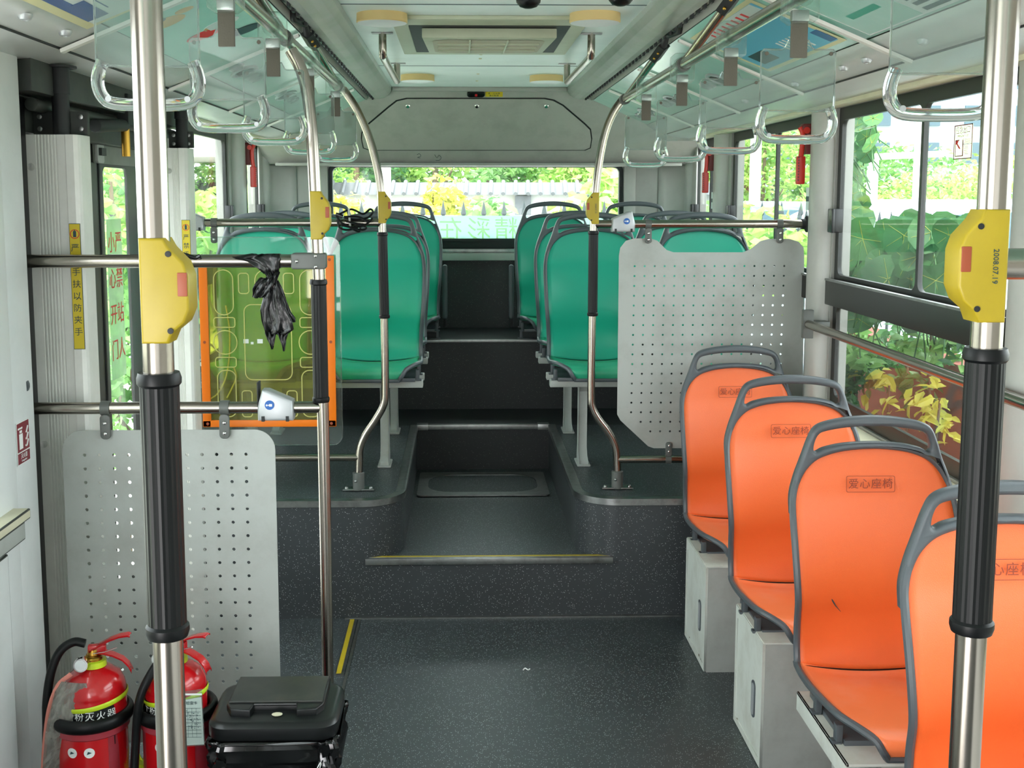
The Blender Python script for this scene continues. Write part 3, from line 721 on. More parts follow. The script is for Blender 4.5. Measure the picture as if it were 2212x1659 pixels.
OL = [None, 'orange seat with printed words, second from the rear, over the nearer white cabinet', 'orange seat with a dark scratch on its backrest, left of the right pole', 'nearest orange seat, cut by the right edge and half hidden by the right pole']
for i, (x, y, o) in enumerate(OS):
    if o is None: o = copy_tree(so); o['label'] = OL[i]
    o.location = (x, y, .443)
    if i == 2:
        sc = MB().tube([(-.118, -.012, .185), (-.108, -.013, .168), (-.10, -.011, .155), (-.085, -.009, .138)], [.0007, .0018, .0015, .0006], 6).build('scratch', M['ink'], o)
# white storage cabinets under the two rearmost orange seats
def cabinet(x, ya, yb, label):
    e = empty('storage_cabinet', (x, ya, 0), label, 'cabinet', 'white cabinets under the orange seats')
    L = yb-ya; ht = .392
    MB().box(.006, .49, 0, L, 0, ht-.006).build('body', M['cab_side'], e, bev=.002)
    MB().box(.0, .50, -.003, L, ht-.006, ht).build('top_sheet', M['cab'], e, bev=.001)
    d = plate('door', [(.0, .004), (L, .004), (L, ht-.004), (.0, ht-.004)], [], .006, M['cab'], e, (.003, 0, 0), mtx=YZp)
    plate('border', [(.0, .003), (L, .003), (L, ht-.003), (0, ht-.003)], [[(.022, .025), (L-.022, .025), (L-.022, ht-.04), (.022, ht-.04)]], .003, M['cab'], d, (-.004, 0, 0), mtx=YZp)
    hd = plate('recessed_handle', rrect(.075, .115, .12, .235, .018), [], .003, M['frame_grey'], d, (-.0045, 0, 0), mtx=YZp)
    plate('grip', rrect(.082, .108, .128, .227, .012), [], .003, M['silver'], hd, (-.0012, 0, 0), mtx=YZp)
    m = MB(); random.seed(int(ya*100))
    for i in range(26):
        y = random.random()*L; w = .004+random.random()*.01; z = .012+random.random()*random.random()*.022
        m.box(-.0052, -.0045, y, min(y+w, L), 0.002, z)
    m.build('rust_chips', M['rust'], d, smooth=False)
    return e
cabinet(.867, 3.945, 4.30, 'white storage cabinet with a slot handle under the rearmost orange seat')
cabinet(.885, 3.24, 3.57, 'white rust-edged storage cabinet with a slot handle, the nearer of the two')
sb_ = empty('seat_bracket', (.89, 2.52, 0), 'white angled metal seat support under the scratched orange seat', 'bracket')
MB().box(0, .006, 0, .40, .335, .385).box(0, .45, 0, .40, .378, .385).build('angle_plate', M['cab'], sb_, bev=.001)
MB().box(.10, .46, .05, .40, 0, .378).build('support_box', M['cab_side'], sb_, bev=.002)
sb2 = empty('seat_bracket', (.91, 1.80, 0), 'white metal seat support under the nearest orange seat', 'bracket')
MB().box(0, .006, 0, .40, .335, .385).box(0, .45, 0, .40, .378, .385).build('angle_plate', M['cab'], sb2, bev=.001)
MB().box(.10, .44, .05, .40, 0, .378).build('support_box', M['cab_side'], sb2, bev=.002)

gs = make_seat('passenger_seat', '', 'seat', 'teal green passenger seats', M['green'], M['green_pan'])
clips(gs)
sp = .515
GP = []
for r, (y, z, xl, xr, nm) in enumerate(((5.32, .957, -.387, .610, 'front row on the step'), (6.05, .955, -.389, .612, 'middle row'), (6.80, 1.0, -.335, .545, 'rearmost row'))):
    GP += [(xl, y, z, 'teal green seat beside the aisle on the left, '+nm), (xl-(sp if r < 2 else .485), y, z, 'teal green seat beside the left windows, '+nm),
           (xr, y, z, 'teal green seat beside the aisle on the right, '+nm), (xr+(sp if r < 2 else .485), y, z, 'teal green seat beside the right windows, '+nm)]
for i, (x, y, z, l) in enumerate(GP):
    o = gs if i == 0 else copy_tree(gs); o.location = (x, y, z); o['label'] = l
# steel stands carrying each pair
def stand(xc, y, z, zf, xleg, label):
    e = empty('seat_stand', (xc, y, zf), label, 'seat stand', 'steel stands under the green seats')
    top = z-zf-.062
    MB().box(-.48, .48, -.36, -.31, top-.03, top).box(-.48, .48, -.16, -.11, top-.03, top).build('cross_bar', M['perf'], e, bev=.004)
    lx = xleg-xc
    for s in (0, 1):
        xx = lx if s == 0 else (-lx if abs(lx) > .02 else .3)
        m = MB()
        pr = [(-.20, .0), (-.11, .0), (-.105, .03), (-.125, .08), (-.128, top-.08), (-.10, top-.03), (-.22, top-.03), (-.178, top-.08), (-.176, .08), (-.2, .04), (-.235, .025), (-.235, 0)]
        n = len(pr); w = .019
        m.add([(xx-w, a, b_) for a, b_ in pr]+[(xx+w, a, b_) for a, b_ in pr], [tuple(range(n)), tuple(reversed(range(n, 2*n)))]+[(i, (i+1) % n, n+(i+1) % n, n+i) for i in range(n)])
        m.box(xx-.03, xx+.03, -.245, -.10, 0, .010)
        lg = m.build('leg', M['perf'], e, bev=.005)
        MB().lathe([(.009, .010), (.009, .018), (.004, .02)], (xx, -.222, 0), 6).build('bolt', M['alu'], lg, smooth=False)
for xc, xleg, nm in ((-.645, -.345, 'left'), (.868, .552, 'right')):
    stand(xc, 5.33, .957, ZS, xleg, 'grey steel stand under the front pair of green seats, %s side' % nm)
    stand(xc, 6.06, .955, ZS, xleg, 'grey steel stand under the middle pair of green seats, %s side' % nm)
for xc, s, nm in ((-.577, 1, 'left'), (.788, -1, 'right')):
    e = empty('seat_mount', (xc, 6.80, ZR), 'low dark steel mount under the rearmost green seats, %s side' % nm, 'seat mount')
    m = MB().box(-.44, .44, -.34, -.3, .02, .055).box(-.44, .44, -.15, -.11, .02, .055)
    m.build('cross_bar', M['matte_black'], e, bev=.004)
    for xx in (-.40, .40):
        MB().box(xx-.05, xx+.05, -.23, -.215, 0, .05).box(xx-.06, xx+.06, -.25, -.2, 0, .008).build('foot', M['frame_grey'], e, bev=.002)
# folded arm rests at the aisle sides of the rear row
for x, l in ((-.093, 'dark folded arm rest at the left aisle edge of the rear row'), (.30, 'dark folded arm rest at the right aisle edge of the rear row')):
    e = empty('arm_rest', (x, 6.84, .9), l, 'arm rest')
    plate('pad', rrect(-.014, .014, .07, .39, .012), [], .05, M['frame_grey'], e, bev=.006); MB().cyl((0, 0, .02), (0, 0, .1), .012).build('hinge', M['matte_black'], e)

# ============================================================ POLES, GRIPS, RAILS
RP = .016
def collar_sleeve(name, x, y, z0, z1, parent, r=.0212, path=None):
    P = path or [(x, y, z0), (x, y, z1)]
    P = [Vector(p) for p in P]
    m = MB().tube(P, r, 48, flute=0)
    # shallow grooves: alternate radius around
    s = MB().tube(P, r, 44, flute=.028)
    o = s.build(name, M['rubber'], parent, ang=10)
    for p, d in ((P[0], (P[1]-P[0]).normalized()), (P[-1], (P[-2]-P[-1]).normalized())):
        MB().tube([p-d*.003, p+d*.003, p+d*.009, p+d*.012], [r*1.04, r*1.13, r*1.12, r*1.0], 28).build('collar', M['rubber'], o)
    return o
def zpix(py, x, y):      # height seen at pixel row py for a vertical at x, y
    d0 = at(PCX, py, Y=y); # refine with true x
    px = PCX
    for _ in range(4):
        p = at(px, py, Y=y); px += (x-p.x)*FOC/max(y, .1)
    return at(px, py, Y=y).z
# near left pole
def front_pole(x, y, s0, s1, label, side):
    e = empty('stanchion_pole', (x, y, 0), label, 'pole', 'near stanchion poles')
    MB().tube([(0, 0, 0), (0, 0, 2.302)], RP*1.02, 32).build('tube', M['steel'], e)
    MB().lathe([(.045, 0), (.045, .004), (.024, .008), (.022, .05), (.017, .052)], seg=24).build('base_flange', M['frame_grey'], e)
    MB().lathe([(.017, 2.26), (.022, 2.262), (.024, 2.295), (.045, 2.298), (.045, 2.3)], seg=24).build('top_flange', M['frame_grey'], e)
    z0, z1 = zpix(s0, x, y), zpix(s1, x, y)
    collar_sleeve('grip_sleeve', 0, 0, z1, z0, e, .0205 if side else .0208)
    return e
fl = front_pole(-.321, 1.225, 810, 1368, 'tall steel pole with long black grip in the left foreground', 0)
fr = front_pole(.555, 1.20, 757, 1358, 'tall steel pole with long black grip in the right foreground', 1)
zb = zpix(570, .6, 1.2)
MB().tube([(0, 0, zb), (.06, 0, zb), (.82, .0, zb)], .0165, 24).build('side_bar', M['steel'], fr)
# yellow stop boxes
def stop_box(x, y, z, s, h, label, w=.04, writing=None, rz=0):
    e = empty('stop_button_box', (x, y, z), label, 'button box', 'yellow stop-button boxes on the poles', rz)
    k = h/.125
    P = [(-.012, .0625), (.014, .0625), (.019, .052), (.034, .034), (.039, .018), (.039, -.022), (.033, -.038), (.021, -.049), (.016, -.0625), (-.012, -.0625)]
    P = [(a*s, b_*k) for a, b_ in P]; P = [(a, b_) for a, b_ in P]
    if s < 0: P = P[::-1]
    plate('housing', P, [], w, M['yellow'], e, (0, -.0, 0), bev=.003)
    bt = MB().box(min(s*.0275, s*.0375), max(s*.0275, s*.0375), -w/2-.0012, -w/2+.006, -.006*k, .022*k).build('button', M['redbrown'], e, bev=.001)
    m = MB()
    for v in (.044*k, -.047*k): m.lathe([(.0032, 0), (.0032, -.0012), (.002, -.0014)], (s*.019, -w/2-.0002, v), 12, axis='y')
    m.build('screw_hole', M['matte_black'], e)
    if writing:
        text('date_stamp', writing, .0088*k, M['ink'], e, (s*.002, -w/2-.0006, 0), mtx=XZ @ Matrix.Rotation(-pi/2, 4, 'Z'), th=.0002)
    return e
stop_box(-.321, 1.225, (zpix(513, -.3, 1.225)+zpix(738, -.3, 1.225))/2, 1, .110, 'large yellow stop-button box on the near left pole')
stop_box(.553, 1.20, (zpix(452, .54, 1.2)+zpix(693, .54, 1.2))/2, -1, .117, 'large yellow stop-button box with date stamp on the near right pole', writing='2008.07.19')
# middle left post
YM = 3.05
mp_ = empty('stanchion_pole', (0, 0, 0), 'steel post with black grip left of the aisle, curving up to the left overhead rail', 'pole')
pts = [(717, 1640), (708, 1450), (703, 1150), (697, 870), (690, 640), (684, 500), (676, 330), (671, 260), (663, 195), (648, 145), (628, 108)]
P = [at(a, b_, Y=YM) for a, b_ in pts]; P[0].z = 0.0; P[0].x = -.362
P = catmull(P, 6); MB().tube(P, RP, 20).build('tube', M['steel'], mp_)
MB().lathe([(.045, 0), (.045, .004), (.024, .008), (.022, .05), (.017, .052)], (P[0].x, YM, 0), 24).build('base_flange', M['frame_grey'], mp_)
a, c = at(690, 866, Y=YM), at(687, 606, Y=YM); a.x -= .0015
collar_sleeve('grip_sleeve', 0, 0, 0, 0, mp_, .0205, path=[at(693.5, 866, Y=YM), at(688, 606, Y=YM)])
zl = zpix(881, -.8, YM); zu = zpix(564, -.8, YM)
MB().tube([(-1.165, YM, zl), (-.40, YM, zl), (-.375, YM, zl)], RP, 20).build('lower_bar', M['steel'], mp_)
ur = empty('horizontal_rail', (0, YM, zu), 'thick steel rail across the left foreground with grey clamp at the post', 'rail')
MB().tube([(-1.15, 0, 0), (-.385, 0, 0)], .0175, 22).build('tube', M['steel'], ur)
plate('clamp', rrect(-.442, -.352, -.021, .021, .007), [], .044, M['grey_clamp'], ur, (0, 0, 0), bev=.004)
for x, z in ((-.427, 0), (-.378, .014), (-.378, -.014)): MB().ball((x, -.023, z), .005).build('screw', M['chrome'], ur)
for (x, z, nm) in ((-1.158, zu, 'upper'), (-1.168, zl, 'lower')):
    e = empty('rail_flange', (x, YM, z), 'dark oval wall flange of the %s left foreground rail' % nm, 'flange', 'rail flanges on the door column')
    MB().lathe([(.03, -.006), (.03, .0), (.022, .006), (.021, .02)], seg=20, axis='x').build('plate', M['matte_black'], e)
    MB().ball((.0, -.012, -.032), .008).ball((.0, -.012, .032), .008).build('screw', M['alu'], e)
stop_box(-.378, YM, at(690, 465, Y=YM).z, 1, .125, 'yellow stop-button box on the middle post left of the aisle')
# rail that runs forward along the left wall
e = empty('horizontal_rail', (0, 0, 0), 'steel hand rail on the left wall below the window, ending in a dark bracket', 'rail')
P = [at(45, 832, X=-1.12), at(0, 858, X=-1.12)]; d = P[1]-P[0]
MB().tube([P[0], P[0]+d*2.5], .0165, 18).build('tube', M['steel'], e)
MB().tube([P[0]-d*.0, P[0]+d*.12], .024, 18).box(P[0].x-.035, P[0].x-.012, P[0].y-.012, P[0].y+.012, P[0].z-.06, P[0].z+.06).build('end_bracket', M['frame_grey'], e, bev=.002)

# rear posts with welded bars
YB = 4.69
def rear_post(pix, sl_pix, label, bars, rail_end):
    e = empty('stanchion_pole', (0, 0, 0), label, 'pole', 'curved steel posts on the step platforms')
    P = [at(a, b_, Y=YB) for a, b_ in pix]; P[0].z = ZS+.003
    P = catmull(P, 6); MB().tube(P, RP, 20).build('tube', M['steel'], e)
    b0 = P[0]
    MB().lathe([(.024, .004), (.024, .075), (.018, .078)], (b0.x, b0.y, ZS), 20).build('base_sleeve', M['grey_clamp'], e)
    plate('base_flange', [(-.065, -.02), (.065, -.02), (.05, .035), (-.05, .035)], [], .006, M['alu'], e, (b0.x, b0.y, ZS+.006), mtx=Matrix.Identity(4), bev=.001)
    MB().ball((b0.x-.05, b0.y-.005, ZS+.011), .008).ball((b0.x+.05, b0.y-.005, ZS+.011), .008).ball((b0.x-.01, b0.y-.024, ZS+.045), .006).build('bolt', M['alu'], e)
    collar_sleeve('grip_sleeve', 0, 0, 0, 0, e, .0198, path=[at(*p, Y=YB) for p in sl_pix])
    for nm, a, c, r in bars:
        MB().tube([a, c], r, 18).build(nm, M['steel'], e)
    return e
zt = at(826, 481, Y=YB).z; zb_ = at(790, 988, Y=YB).z
L1 = rear_post([(775, 1062), (776, 1000), (778, 968), (790, 938), (812, 905), (829, 872), (832, 830), (830, 690), (826, 500), (822, 410), (812, 350), (795, 290), (773, 240), (752, 207), (741, 192)],
    [(830.5, 686), (826, 503)], 'steel post with black grip left of the aisle, kinked at its foot on the platform',
    [('upper_bar', Vector((-1.03, YB, zt)), Vector((-.31, YB, zt)), .0165), ('lower_bar', Vector((-.98, YB, zb_)), Vector((-.415, YB, zb_)), .0155)], None)
zt2 = at(1290, 484, Y=YB).z; zb2 = at(1400, 992, Y=YB).z
R1 = rear_post([(1333, 1056), (1333, 1000), (1329, 962), (1312, 930), (1293, 905), (1280, 880), (1277, 845), (1279, 690), (1282, 500), (1287, 412), (1296, 340), (1308, 285), (1324, 245), (1345, 214)],
    [(1280, 681), (1282, 500)], 'steel post with black grip right of the aisle, kinked at its foot on the platform',
    [('upper_bar', Vector((.545, YB, zt2)), Vector((1.405, YB, zt2)), .0168), ('lower_bar', Vector((.645, YB, zb2)), Vector((1.38, YB, zb2)), .0158)], None)
stop_box(at(822, 448, Y=YB).x+.004, YB, at(829, 448, Y=YB).z, 1, .126, 'small yellow stop-button box on the curved post left of the aisle')
stop_box(at(1290, 448, Y=YB).x-.006, YB, at(1280, 450, Y=YB).z, -1, .126, 'small yellow stop-button box on the curved post right of the aisle', writing='2008.07.19')
e = empty('rail_flange', (1.405, YB, zt2), 'dark wall flange of the right rear rail beside the pillar', 'flange')
MB().lathe([(.021, -.02), (.022, -.006), (.034, .0), (.034, .008)], seg=20, axis='x').build('plate', M['matte_black'], e)
# right wall rail
zr = 1.203
e = empty('horizontal_rail', (1.335, 0, zr), 'long steel hand rail along the right windows behind the orange seats', 'rail')
MB().tube([(0, 4.40, 0), (0, .8, 0)], .0165, 18).build('tube', M['steel'], e)
MB().box(-.012, .075, 4.36, 4.44, -.012, .012).box(-.02, .02, 4.385, 4.415, -.055, .055).build('end_bracket', M['grey_clamp'], e, bev=.003)
# overhead rails with struts
for x, z, ye, ss, nm in ((.654, 2.074, 4.74, ((4.66, 4.0), (3.45, 2.95)), 'right'), (-.464, 2.108, 4.62, ((4.5, 3.74), (3.15, 2.45)), 'left')):
    e = empty('overhead_rail', (x, 0, z), 'steel overhead rail carrying the clear hanging straps on the %s' % nm, 'rail')
    MB().tube([(0, ye, 0), (0, .6, 0)], RP, 20).build('tube', M['steel'], e)
    s = 1 if nm == 'right' else -1
    xs = (.74 if s > 0 else mir(.74))-x; zs = 2.262-z
    for a, c in ss:
        A, Bv = Vector((0, a, 0)), Vector((xs, c, zs)); mid = A.lerp(Bv, .62)
        MB().tube([A, mid], .014, 18).build('strut', M['steel'], e)
        d = (Bv-A).normalized(); q = MB().tube([mid-d*.02, mid+d*.10], .0175, 4, sy=1.3)
        q.tube([mid+d*.09, mid+d*.13+Vector((0, 0, .02)), Vector((xs, c-.02, zs-.02)), Vector((xs, c-.06, zs+.01))], [.014, .010, .010, .012], 8)
        br = q.build('strut_bracket', M['matte_black'], e)
        nrm = Vector((-s*.6, -.5, -.6)).normalized()
        MB().ball(mid+d*.01+nrm*.017, .005).ball(mid+d*.055+nrm*.017, .005).build('bolt', M['brass'], br)
        MB().tube([A-Vector((0, .02, 0)), A+Vector((0, .02, 0))], .021, 18).build('clamp_ring', M['grey_clamp'], e)
    
# hanging straps
def make_strap():
    t = empty('hanging_strap', (0, 0, 0), '', 'hanging strap', 'clear hanging straps')
    MB().tube([(.0, -.016, 0), (0, .016, 0)], .024, 20).build('clamp', M['acrylic'], t)
    plate('clamp_box', [(-.034, .022), (-.02, .034), (.02, .034), (.034, .022), (.034, -.045), (.02, -.055), (-.02, -.055), (-.034, -.045)], [circ(0, 0, .0165, 20)], .034, M['acrylic'], t, bev=.003)
    MB().box(-.017, .017, -.008, .008, -.05, -.028).build('buckle', M['alu'], t, bev=.003)
    MB().box(-.0165, .0165, -.0035, .0035, -.118, -.045).build('webbing', M['strap'], t, bev=.002)
    P = [(-.02, -.085), (.02, -.085), (.026, -.098), (.032, -.102), (.068, -.102), (.073, -.107), (.073, -.216), (.066, -.219), (-.066, -.219), (-.073, -.216), (-.073, -.107), (-.068, -.102), (-.032, -.102), (-.026, -.098)]
    pl = plate('card_plate', P[::-1], [], .004, M['plate'], t)
    P3 = [(a, 0, b_) for a, b_ in P]; MB().tube(P3, .0016, 6, closed=True).build('edge', M['handle'], pl)
    m = MB()
    for s in (-1, 1): m.lathe([(.004, -.003), (.004, -.004)], (s*.063, 0, -.110), 10, axis='y')
    m.build('rivet', M['strap'], pl)
    H = catmull([(-.064, 0, -.212), (-.070, 0, -.228), (-.072, 0, -.245), (-.066, 0, -.262), (-.05, 0, -.272), (0, 0, -.274), (.05, 0, -.272), (.066, 0, -.262), (.072, 0, -.245), (.070, 0, -.228), (.064, 0, -.212)], 5)
    h = MB().tube(H, .0085, 10, sx=1.0, sy=1.1, up=(0, 1, 0)).build('handle', M['handle'], t)
    for s in (-1, 1): MB().lathe([(.0045, -.0088), (.0045, -.0098), (.002, -.0098)], (s*.056, 0, -.266), 10, axis='y').build('screw', M['silver'], h)
    return t
s0 = make_strap(); first = True
SR = [(1.585, 'right strap nearest the camera, partly behind the near right pole'), (2.27, 'second strap from the camera on the right, low clear plate before the blue poster'), (2.84, 'third strap from the camera on the right overhead rail'), (3.46, 'fourth strap from the camera on the right overhead rail'), (4.12, 'rearmost strap on the right rail beside the curved post')]
SLp = [(1.77, 'left strap nearest the camera, behind the near left pole'), (2.37, 'second strap from the camera on the left overhead rail'), (2.95, 'third strap from the camera on the left, beside the middle post'), (3.63, 'fourth strap on the left rail, seen behind the middle post'), (4.40, 'rearmost strap on the left overhead rail')]
random.seed(5)
for X_, Z_, LL, nm in ((.654, 2.074, SR, 'R'), (-.464, 2.108, SLp, 'L')):
    for i, (y, l) in enumerate(LL):
        o = s0 if first else copy_tree(s0); first = False
        k = 1.0
        dz = {('L', 0): .045, ('R', 0): .03}.get((nm, i), 0)
        o.location = (X_, y, Z_); o.rotation_euler = (0, 0, random.uniform(-.06, .06)); o['label'] = 'clear '+l
        if nm == 'L': o.scale = (1.03, 1.03, 1.03)

# ============================================================ PERFORATED PANELS AND BOARDS
def clamp(parent, x, z, y, up=True, L=.062, r=.0195):
    """strap round the bar with a screwed tab below (or above) it"""
    s = 1 if up else -1
    c = MB().tube([(x-.012, y, z), (x+.012, y, z)], r, 22)
    o = c.build('clamp', M['grey_clamp'], parent)
    plate('tab', rrect(-.0135, .0135, -r-L if up else r-.004, -r+.004 if up else r+L, .011), [], .008, M['grey_clamp'], o, (x, y-.012, z), bev=.002)
    for k in (.3, .75): MB().ball((x, y-.017, z-s*(r+L*k)), .0058).build('screw', M['chrome'], o)
pl = empty('perforated_panel', (0, YM, 0), 'grey perforated partition panel hanging from the lower left rail above the extinguishers', 'panel')
x0, x1 = -1.061, -.497; z1 = at(300, 929, Y=YM).z; z0 = .20
holes = []
for i in range(12):
    for j in range(19):
        hx_ = -1.003+i*.0389; hz = at(184, 983, Y=YM).z-j*.0373
        if hz > z0+.03: holes.append(circ(hx_, hz, .0046, 10))
plate('sheet', rrect(x0, x1, z0, z1, .055, 8), holes, .003, M['perf'], pl, (0, .0, 0))
for px in (229, 486): clamp(pl, at(px, 880, Y=YM).x, zl, 0)
pr = empty('perforated_panel', (0, YB, 0), 'grey perforated partition panel with notched top behind the orange seats', 'panel')
pix = [(1337, 552), (1340, 535), (1352, 520), (1370, 515), (1405, 515), (1420, 520), (1440, 540), (1455, 545), (1605, 545), (1622, 538), (1642, 521), (1660, 516), (1705, 516), (1725, 522), (1736, 535), (1737, 560), (1733, 968), (1412, 968), (1400, 964), (1340, 908), (1333, 895)]
ol = [at(a, b_, Y=YB) for a, b_ in pix]; olp = [(p.x, p.z) for p in ol]
if sum((olp[i][0]*olp[(i+1) % len(olp)][1]-olp[(i+1) % len(olp)][0]*olp[i][1]) for i in range(len(olp))) < 0: olp = olp[::-1]
holes = []
hx0, hz0 = at(1371, 575, Y=YB).x, at(1371, 575, Y=YB).z
for i in range(16):
    for j in range(18):
        x, z = hx0+i*.0408, hz0-j*.0402
        px = 1371+i*21.9; py = 575+j*21.4
        if py > 955 or (py-895) > (px-1352)*.87 or px > 1715: continue
        holes.append(circ(x-.0004*j, z, .0044, 8))
plate('sheet', olp, holes, .003, M['perf'], pr)
for px in (1400, 1684): clamp(pr, at(px, 484, Y=YB).x, zt2, 0, L=.058)
clamp(pr, at(1443, 992, Y=YB).x, zb2, 0, up=False, L=.055)
# clear board behind the left rear rail
ab = empty('acrylic_board', (0, YB-.02, 0), 'large clear acrylic board with rounded corners behind the orange-framed panel', 'board')
A0, A1 = at(412, 512, Y=YB), at(741, 958, Y=YB)
bp = rrect(A0.x, A1.x, A1.z, A0.z, .04, 7)
plate('sheet', bp, [], .006, M['acrylic'], ab)
MB().tube([(x, 0, z) for x, z in bp], .0022, 6, closed=True).build('polished_edge', M['handle'], ab)
clamp(ab, at(463, 480, Y=YB).x, zt, .02)
# orange-edged yellowed plastic panel
YO = YB-.055
op = empty('plastic_board', (0, YO, 0), 'yellowed clear plastic board with moulded recesses and orange edging below the rail', 'board')
B0, B1 = at(428, 556, Y=YO), at(727, 921, Y=YO)
B0.z = at(727, 552, Y=YO).z
plate('sheet', rrect(B0.x+.01, B1.x-.01, B1.z+.01, B0.z-.03, .01), [], .004, M['ylw_clear'], op)
m = MB(); e_ = .040
m.box(B0.x, B0.x+.034, -.006, .006, B1.z, B0.z-.02).box(B1.x-.034, B1.x, -.006, .006, B1.z, B0.z).box(B0.x, B1.x, -.006, .006, B1.z, B1.z+.028)
fr_ = m.build('orange_edging', M['orange_pl'], op, bev=.003)
m = MB()
for x, z in ((B1.x-.017, B0.z-.016), (B1.x-.017, (B0.z+B1.z)/2), (B0.x+.017, (B0.z+B1.z)/2), (B0.x+.02, B1.z+.014), (B1.x-.02, B1.z+.014)): m.lathe([(.006, -.0065), (.006, -.0075)], (x, 0, z), 12, axis='y')
m.build('rivet', M['redbrown'], fr_)
def ring(x0p, y0p, x1p, y1p, rad, parent):
    a, c = at(x0p, y0p, Y=YO), at(x1p, y1p, Y=YO)
    rr = min(rad, abs(c.x-a.x)/2-.001, abs(a.z-c.z)/2-.001)
    MB().tube([(x, -.003, z) for x, z in rrect(a.x, c.x, c.z, a.z, rr, 6)], .0022, 6, closed=True).build('moulded_ring', M['ylw_clear2'], parent)
M['ylw_clear2'] = mat('yellowed_moulding', '#c3bd74', .25)
for r in ((461, 583, 505, 680, .05), (515, 590, 538, 634, .012), (550, 583, 600, 640, .05), (612, 590, 635, 634, .012), (647, 583, 692, 680, .05), (462, 686, 508, 707, .01), (461, 714, 513, 765, .06), (466, 772, 511, 793, .01), (527, 658, 632, 820, .03),
          (648, 686, 692, 707, .01), (646, 714, 697, 765, .06), (649, 772, 692, 793, .01), (523, 844, 546, 900, .012), (620, 844, 643, 900, .012), (470, 800, 512, 900, .03), (652, 800, 694, 900, .03)): ring(*r, op)
m = MB()
for x, y, w, h_ in ((532, 737, 11, 9), (545, 741, 6, 5), (562, 737, 12, 9)):
    a, c = at(x-w/2, y-h_/2, Y=YO), at(x+w/2, y+h_/2, Y=YO); m.box(a.x, c.x, -.004, -.0025, c.z, a.z)
m.build('white_scrap', M['whitep'], op, smooth=False)
for P in ([(487, 660), (494, 700), (496, 740), (494, 780), (486, 820), (470, 850), (455, 862)], [(505, 795), (510, 815), (500, 840), (490, 860)]):
    MB().tube(catmull([at(a, b_, Y=YO)+Vector((0, -YO+.004, 0)) for a, b_ in P], 5), .0035, 6).build('tape_streak', M['cream'], op)

# ============================================================ THINGS ON THE RAILS
def charger(x, y, z, s, label, face=1):
    e = empty('usb_charger', (x, y, z), label, 'charger', 'silver boxes clamped on the rails')
    P = [(-.046, -.035), (.046, -.035), (.047, -.02), (.046, .018), (-.02, .047), (-.034, .047), (-.047, .0)] if s > 0 else [(-.046, -.035), (.046, -.035), (.047, .0), (.034, .047), (.02, .047), (-.046, .018), (-.047, -.02)]
    plate('housing', P, [], .052, M['silver'], e, (0, -.006, 0), bev=.007)
    lg = MB().lathe([(.0125, -.0335), (.0125, -.0345)], (-.014*s if s > 0 else .012, 0, .008), 24, axis='y').build('blue_mark', M['blue'], e)
    cx = -.014 if s > 0 else .012
    m = MB(); m.box(cx-.008, cx+.006, -.0352, -.0346, .0068, .0088).add([(cx-.010, -.035, .0078), (cx-.006, -.035, .0115), (cx-.006, -.035, .004)], [(0, 1, 2)])
    m.box(cx-.001, cx+.007, -.0354, -.0347, .0045, .0112); m.build('plug_symbol', M['whitep'], lg, smooth=False)
    for cx_ in (-.032, .032): MB().box(cx_-.004, cx_+.004, -.0345, -.028, -.036, -.022).build('clip_slot', M['matte_black'], e, smooth=False)
    return e
charger(at(598, 872, Y=YM).x, YM, zl+.004, 1, 'silver box with blue round mark on the lower left rail above the bin')
charger(at(1345, 480, Y=YB).x, YB, zt2+.004, -1, 'silver box with blue round mark on the right rear rail')
ch = charger(at(417, 478, Y=YB).x, YB, zt+.004, 1, 'silver box with blue mark at the far left end of the rear rail')
m = MB()    # dark lever on the near charger
c0 = [o for o in COL.objects if o.name.startswith('usb_charger')][0]
MB().box(-.049, -.045, -.02, .02, -.0, .066).build('socket_flap', M['matte_black'], c0, bev=.001)
# cable bundle
cb = empty('cable_bundle', (0, YB, zt), 'coiled black cable tied with a pale zip tie on the rear left rail', 'cable')
def pc(px, py, dy=0): p = at(px, py, Y=YB); return Vector((p.x, dy, p.z-zt))
m = MB(); random.seed(11)
loops = [[(735, 462), (760, 452), (785, 462), (800, 452), (806, 458), (795, 470), (770, 474), (745, 470)], [(728, 466), (740, 482), (760, 490), (785, 488), (800, 478)],
         [(740, 486), (765, 492), (785, 496), (792, 490), (770, 482), (750, 478)], [(755, 490), (775, 500), (780, 492)], [(730, 474), (736, 492), (756, 496), (770, 488)], [(745, 468), (775, 468), (798, 478), (806, 470)]]
for i, L_ in enumerate(loops): m.tube(catmull([pc(a, b_, -.022-.008*(i % 3)) for a, b_ in L_], 6), .0042, 8)
m.build('cable', M['rubber'], cb)
MB().tube([pc(727, 462, -.03), pc(742, 468, -.03)], .008, 10).build('plug', M['black'], cb)
MB().tube([pc(755, 450, -.034), pc(757, 475, -.036), pc(758, 488, -.03)], .004, 8).build('zip_tie', M['perf'], cb)
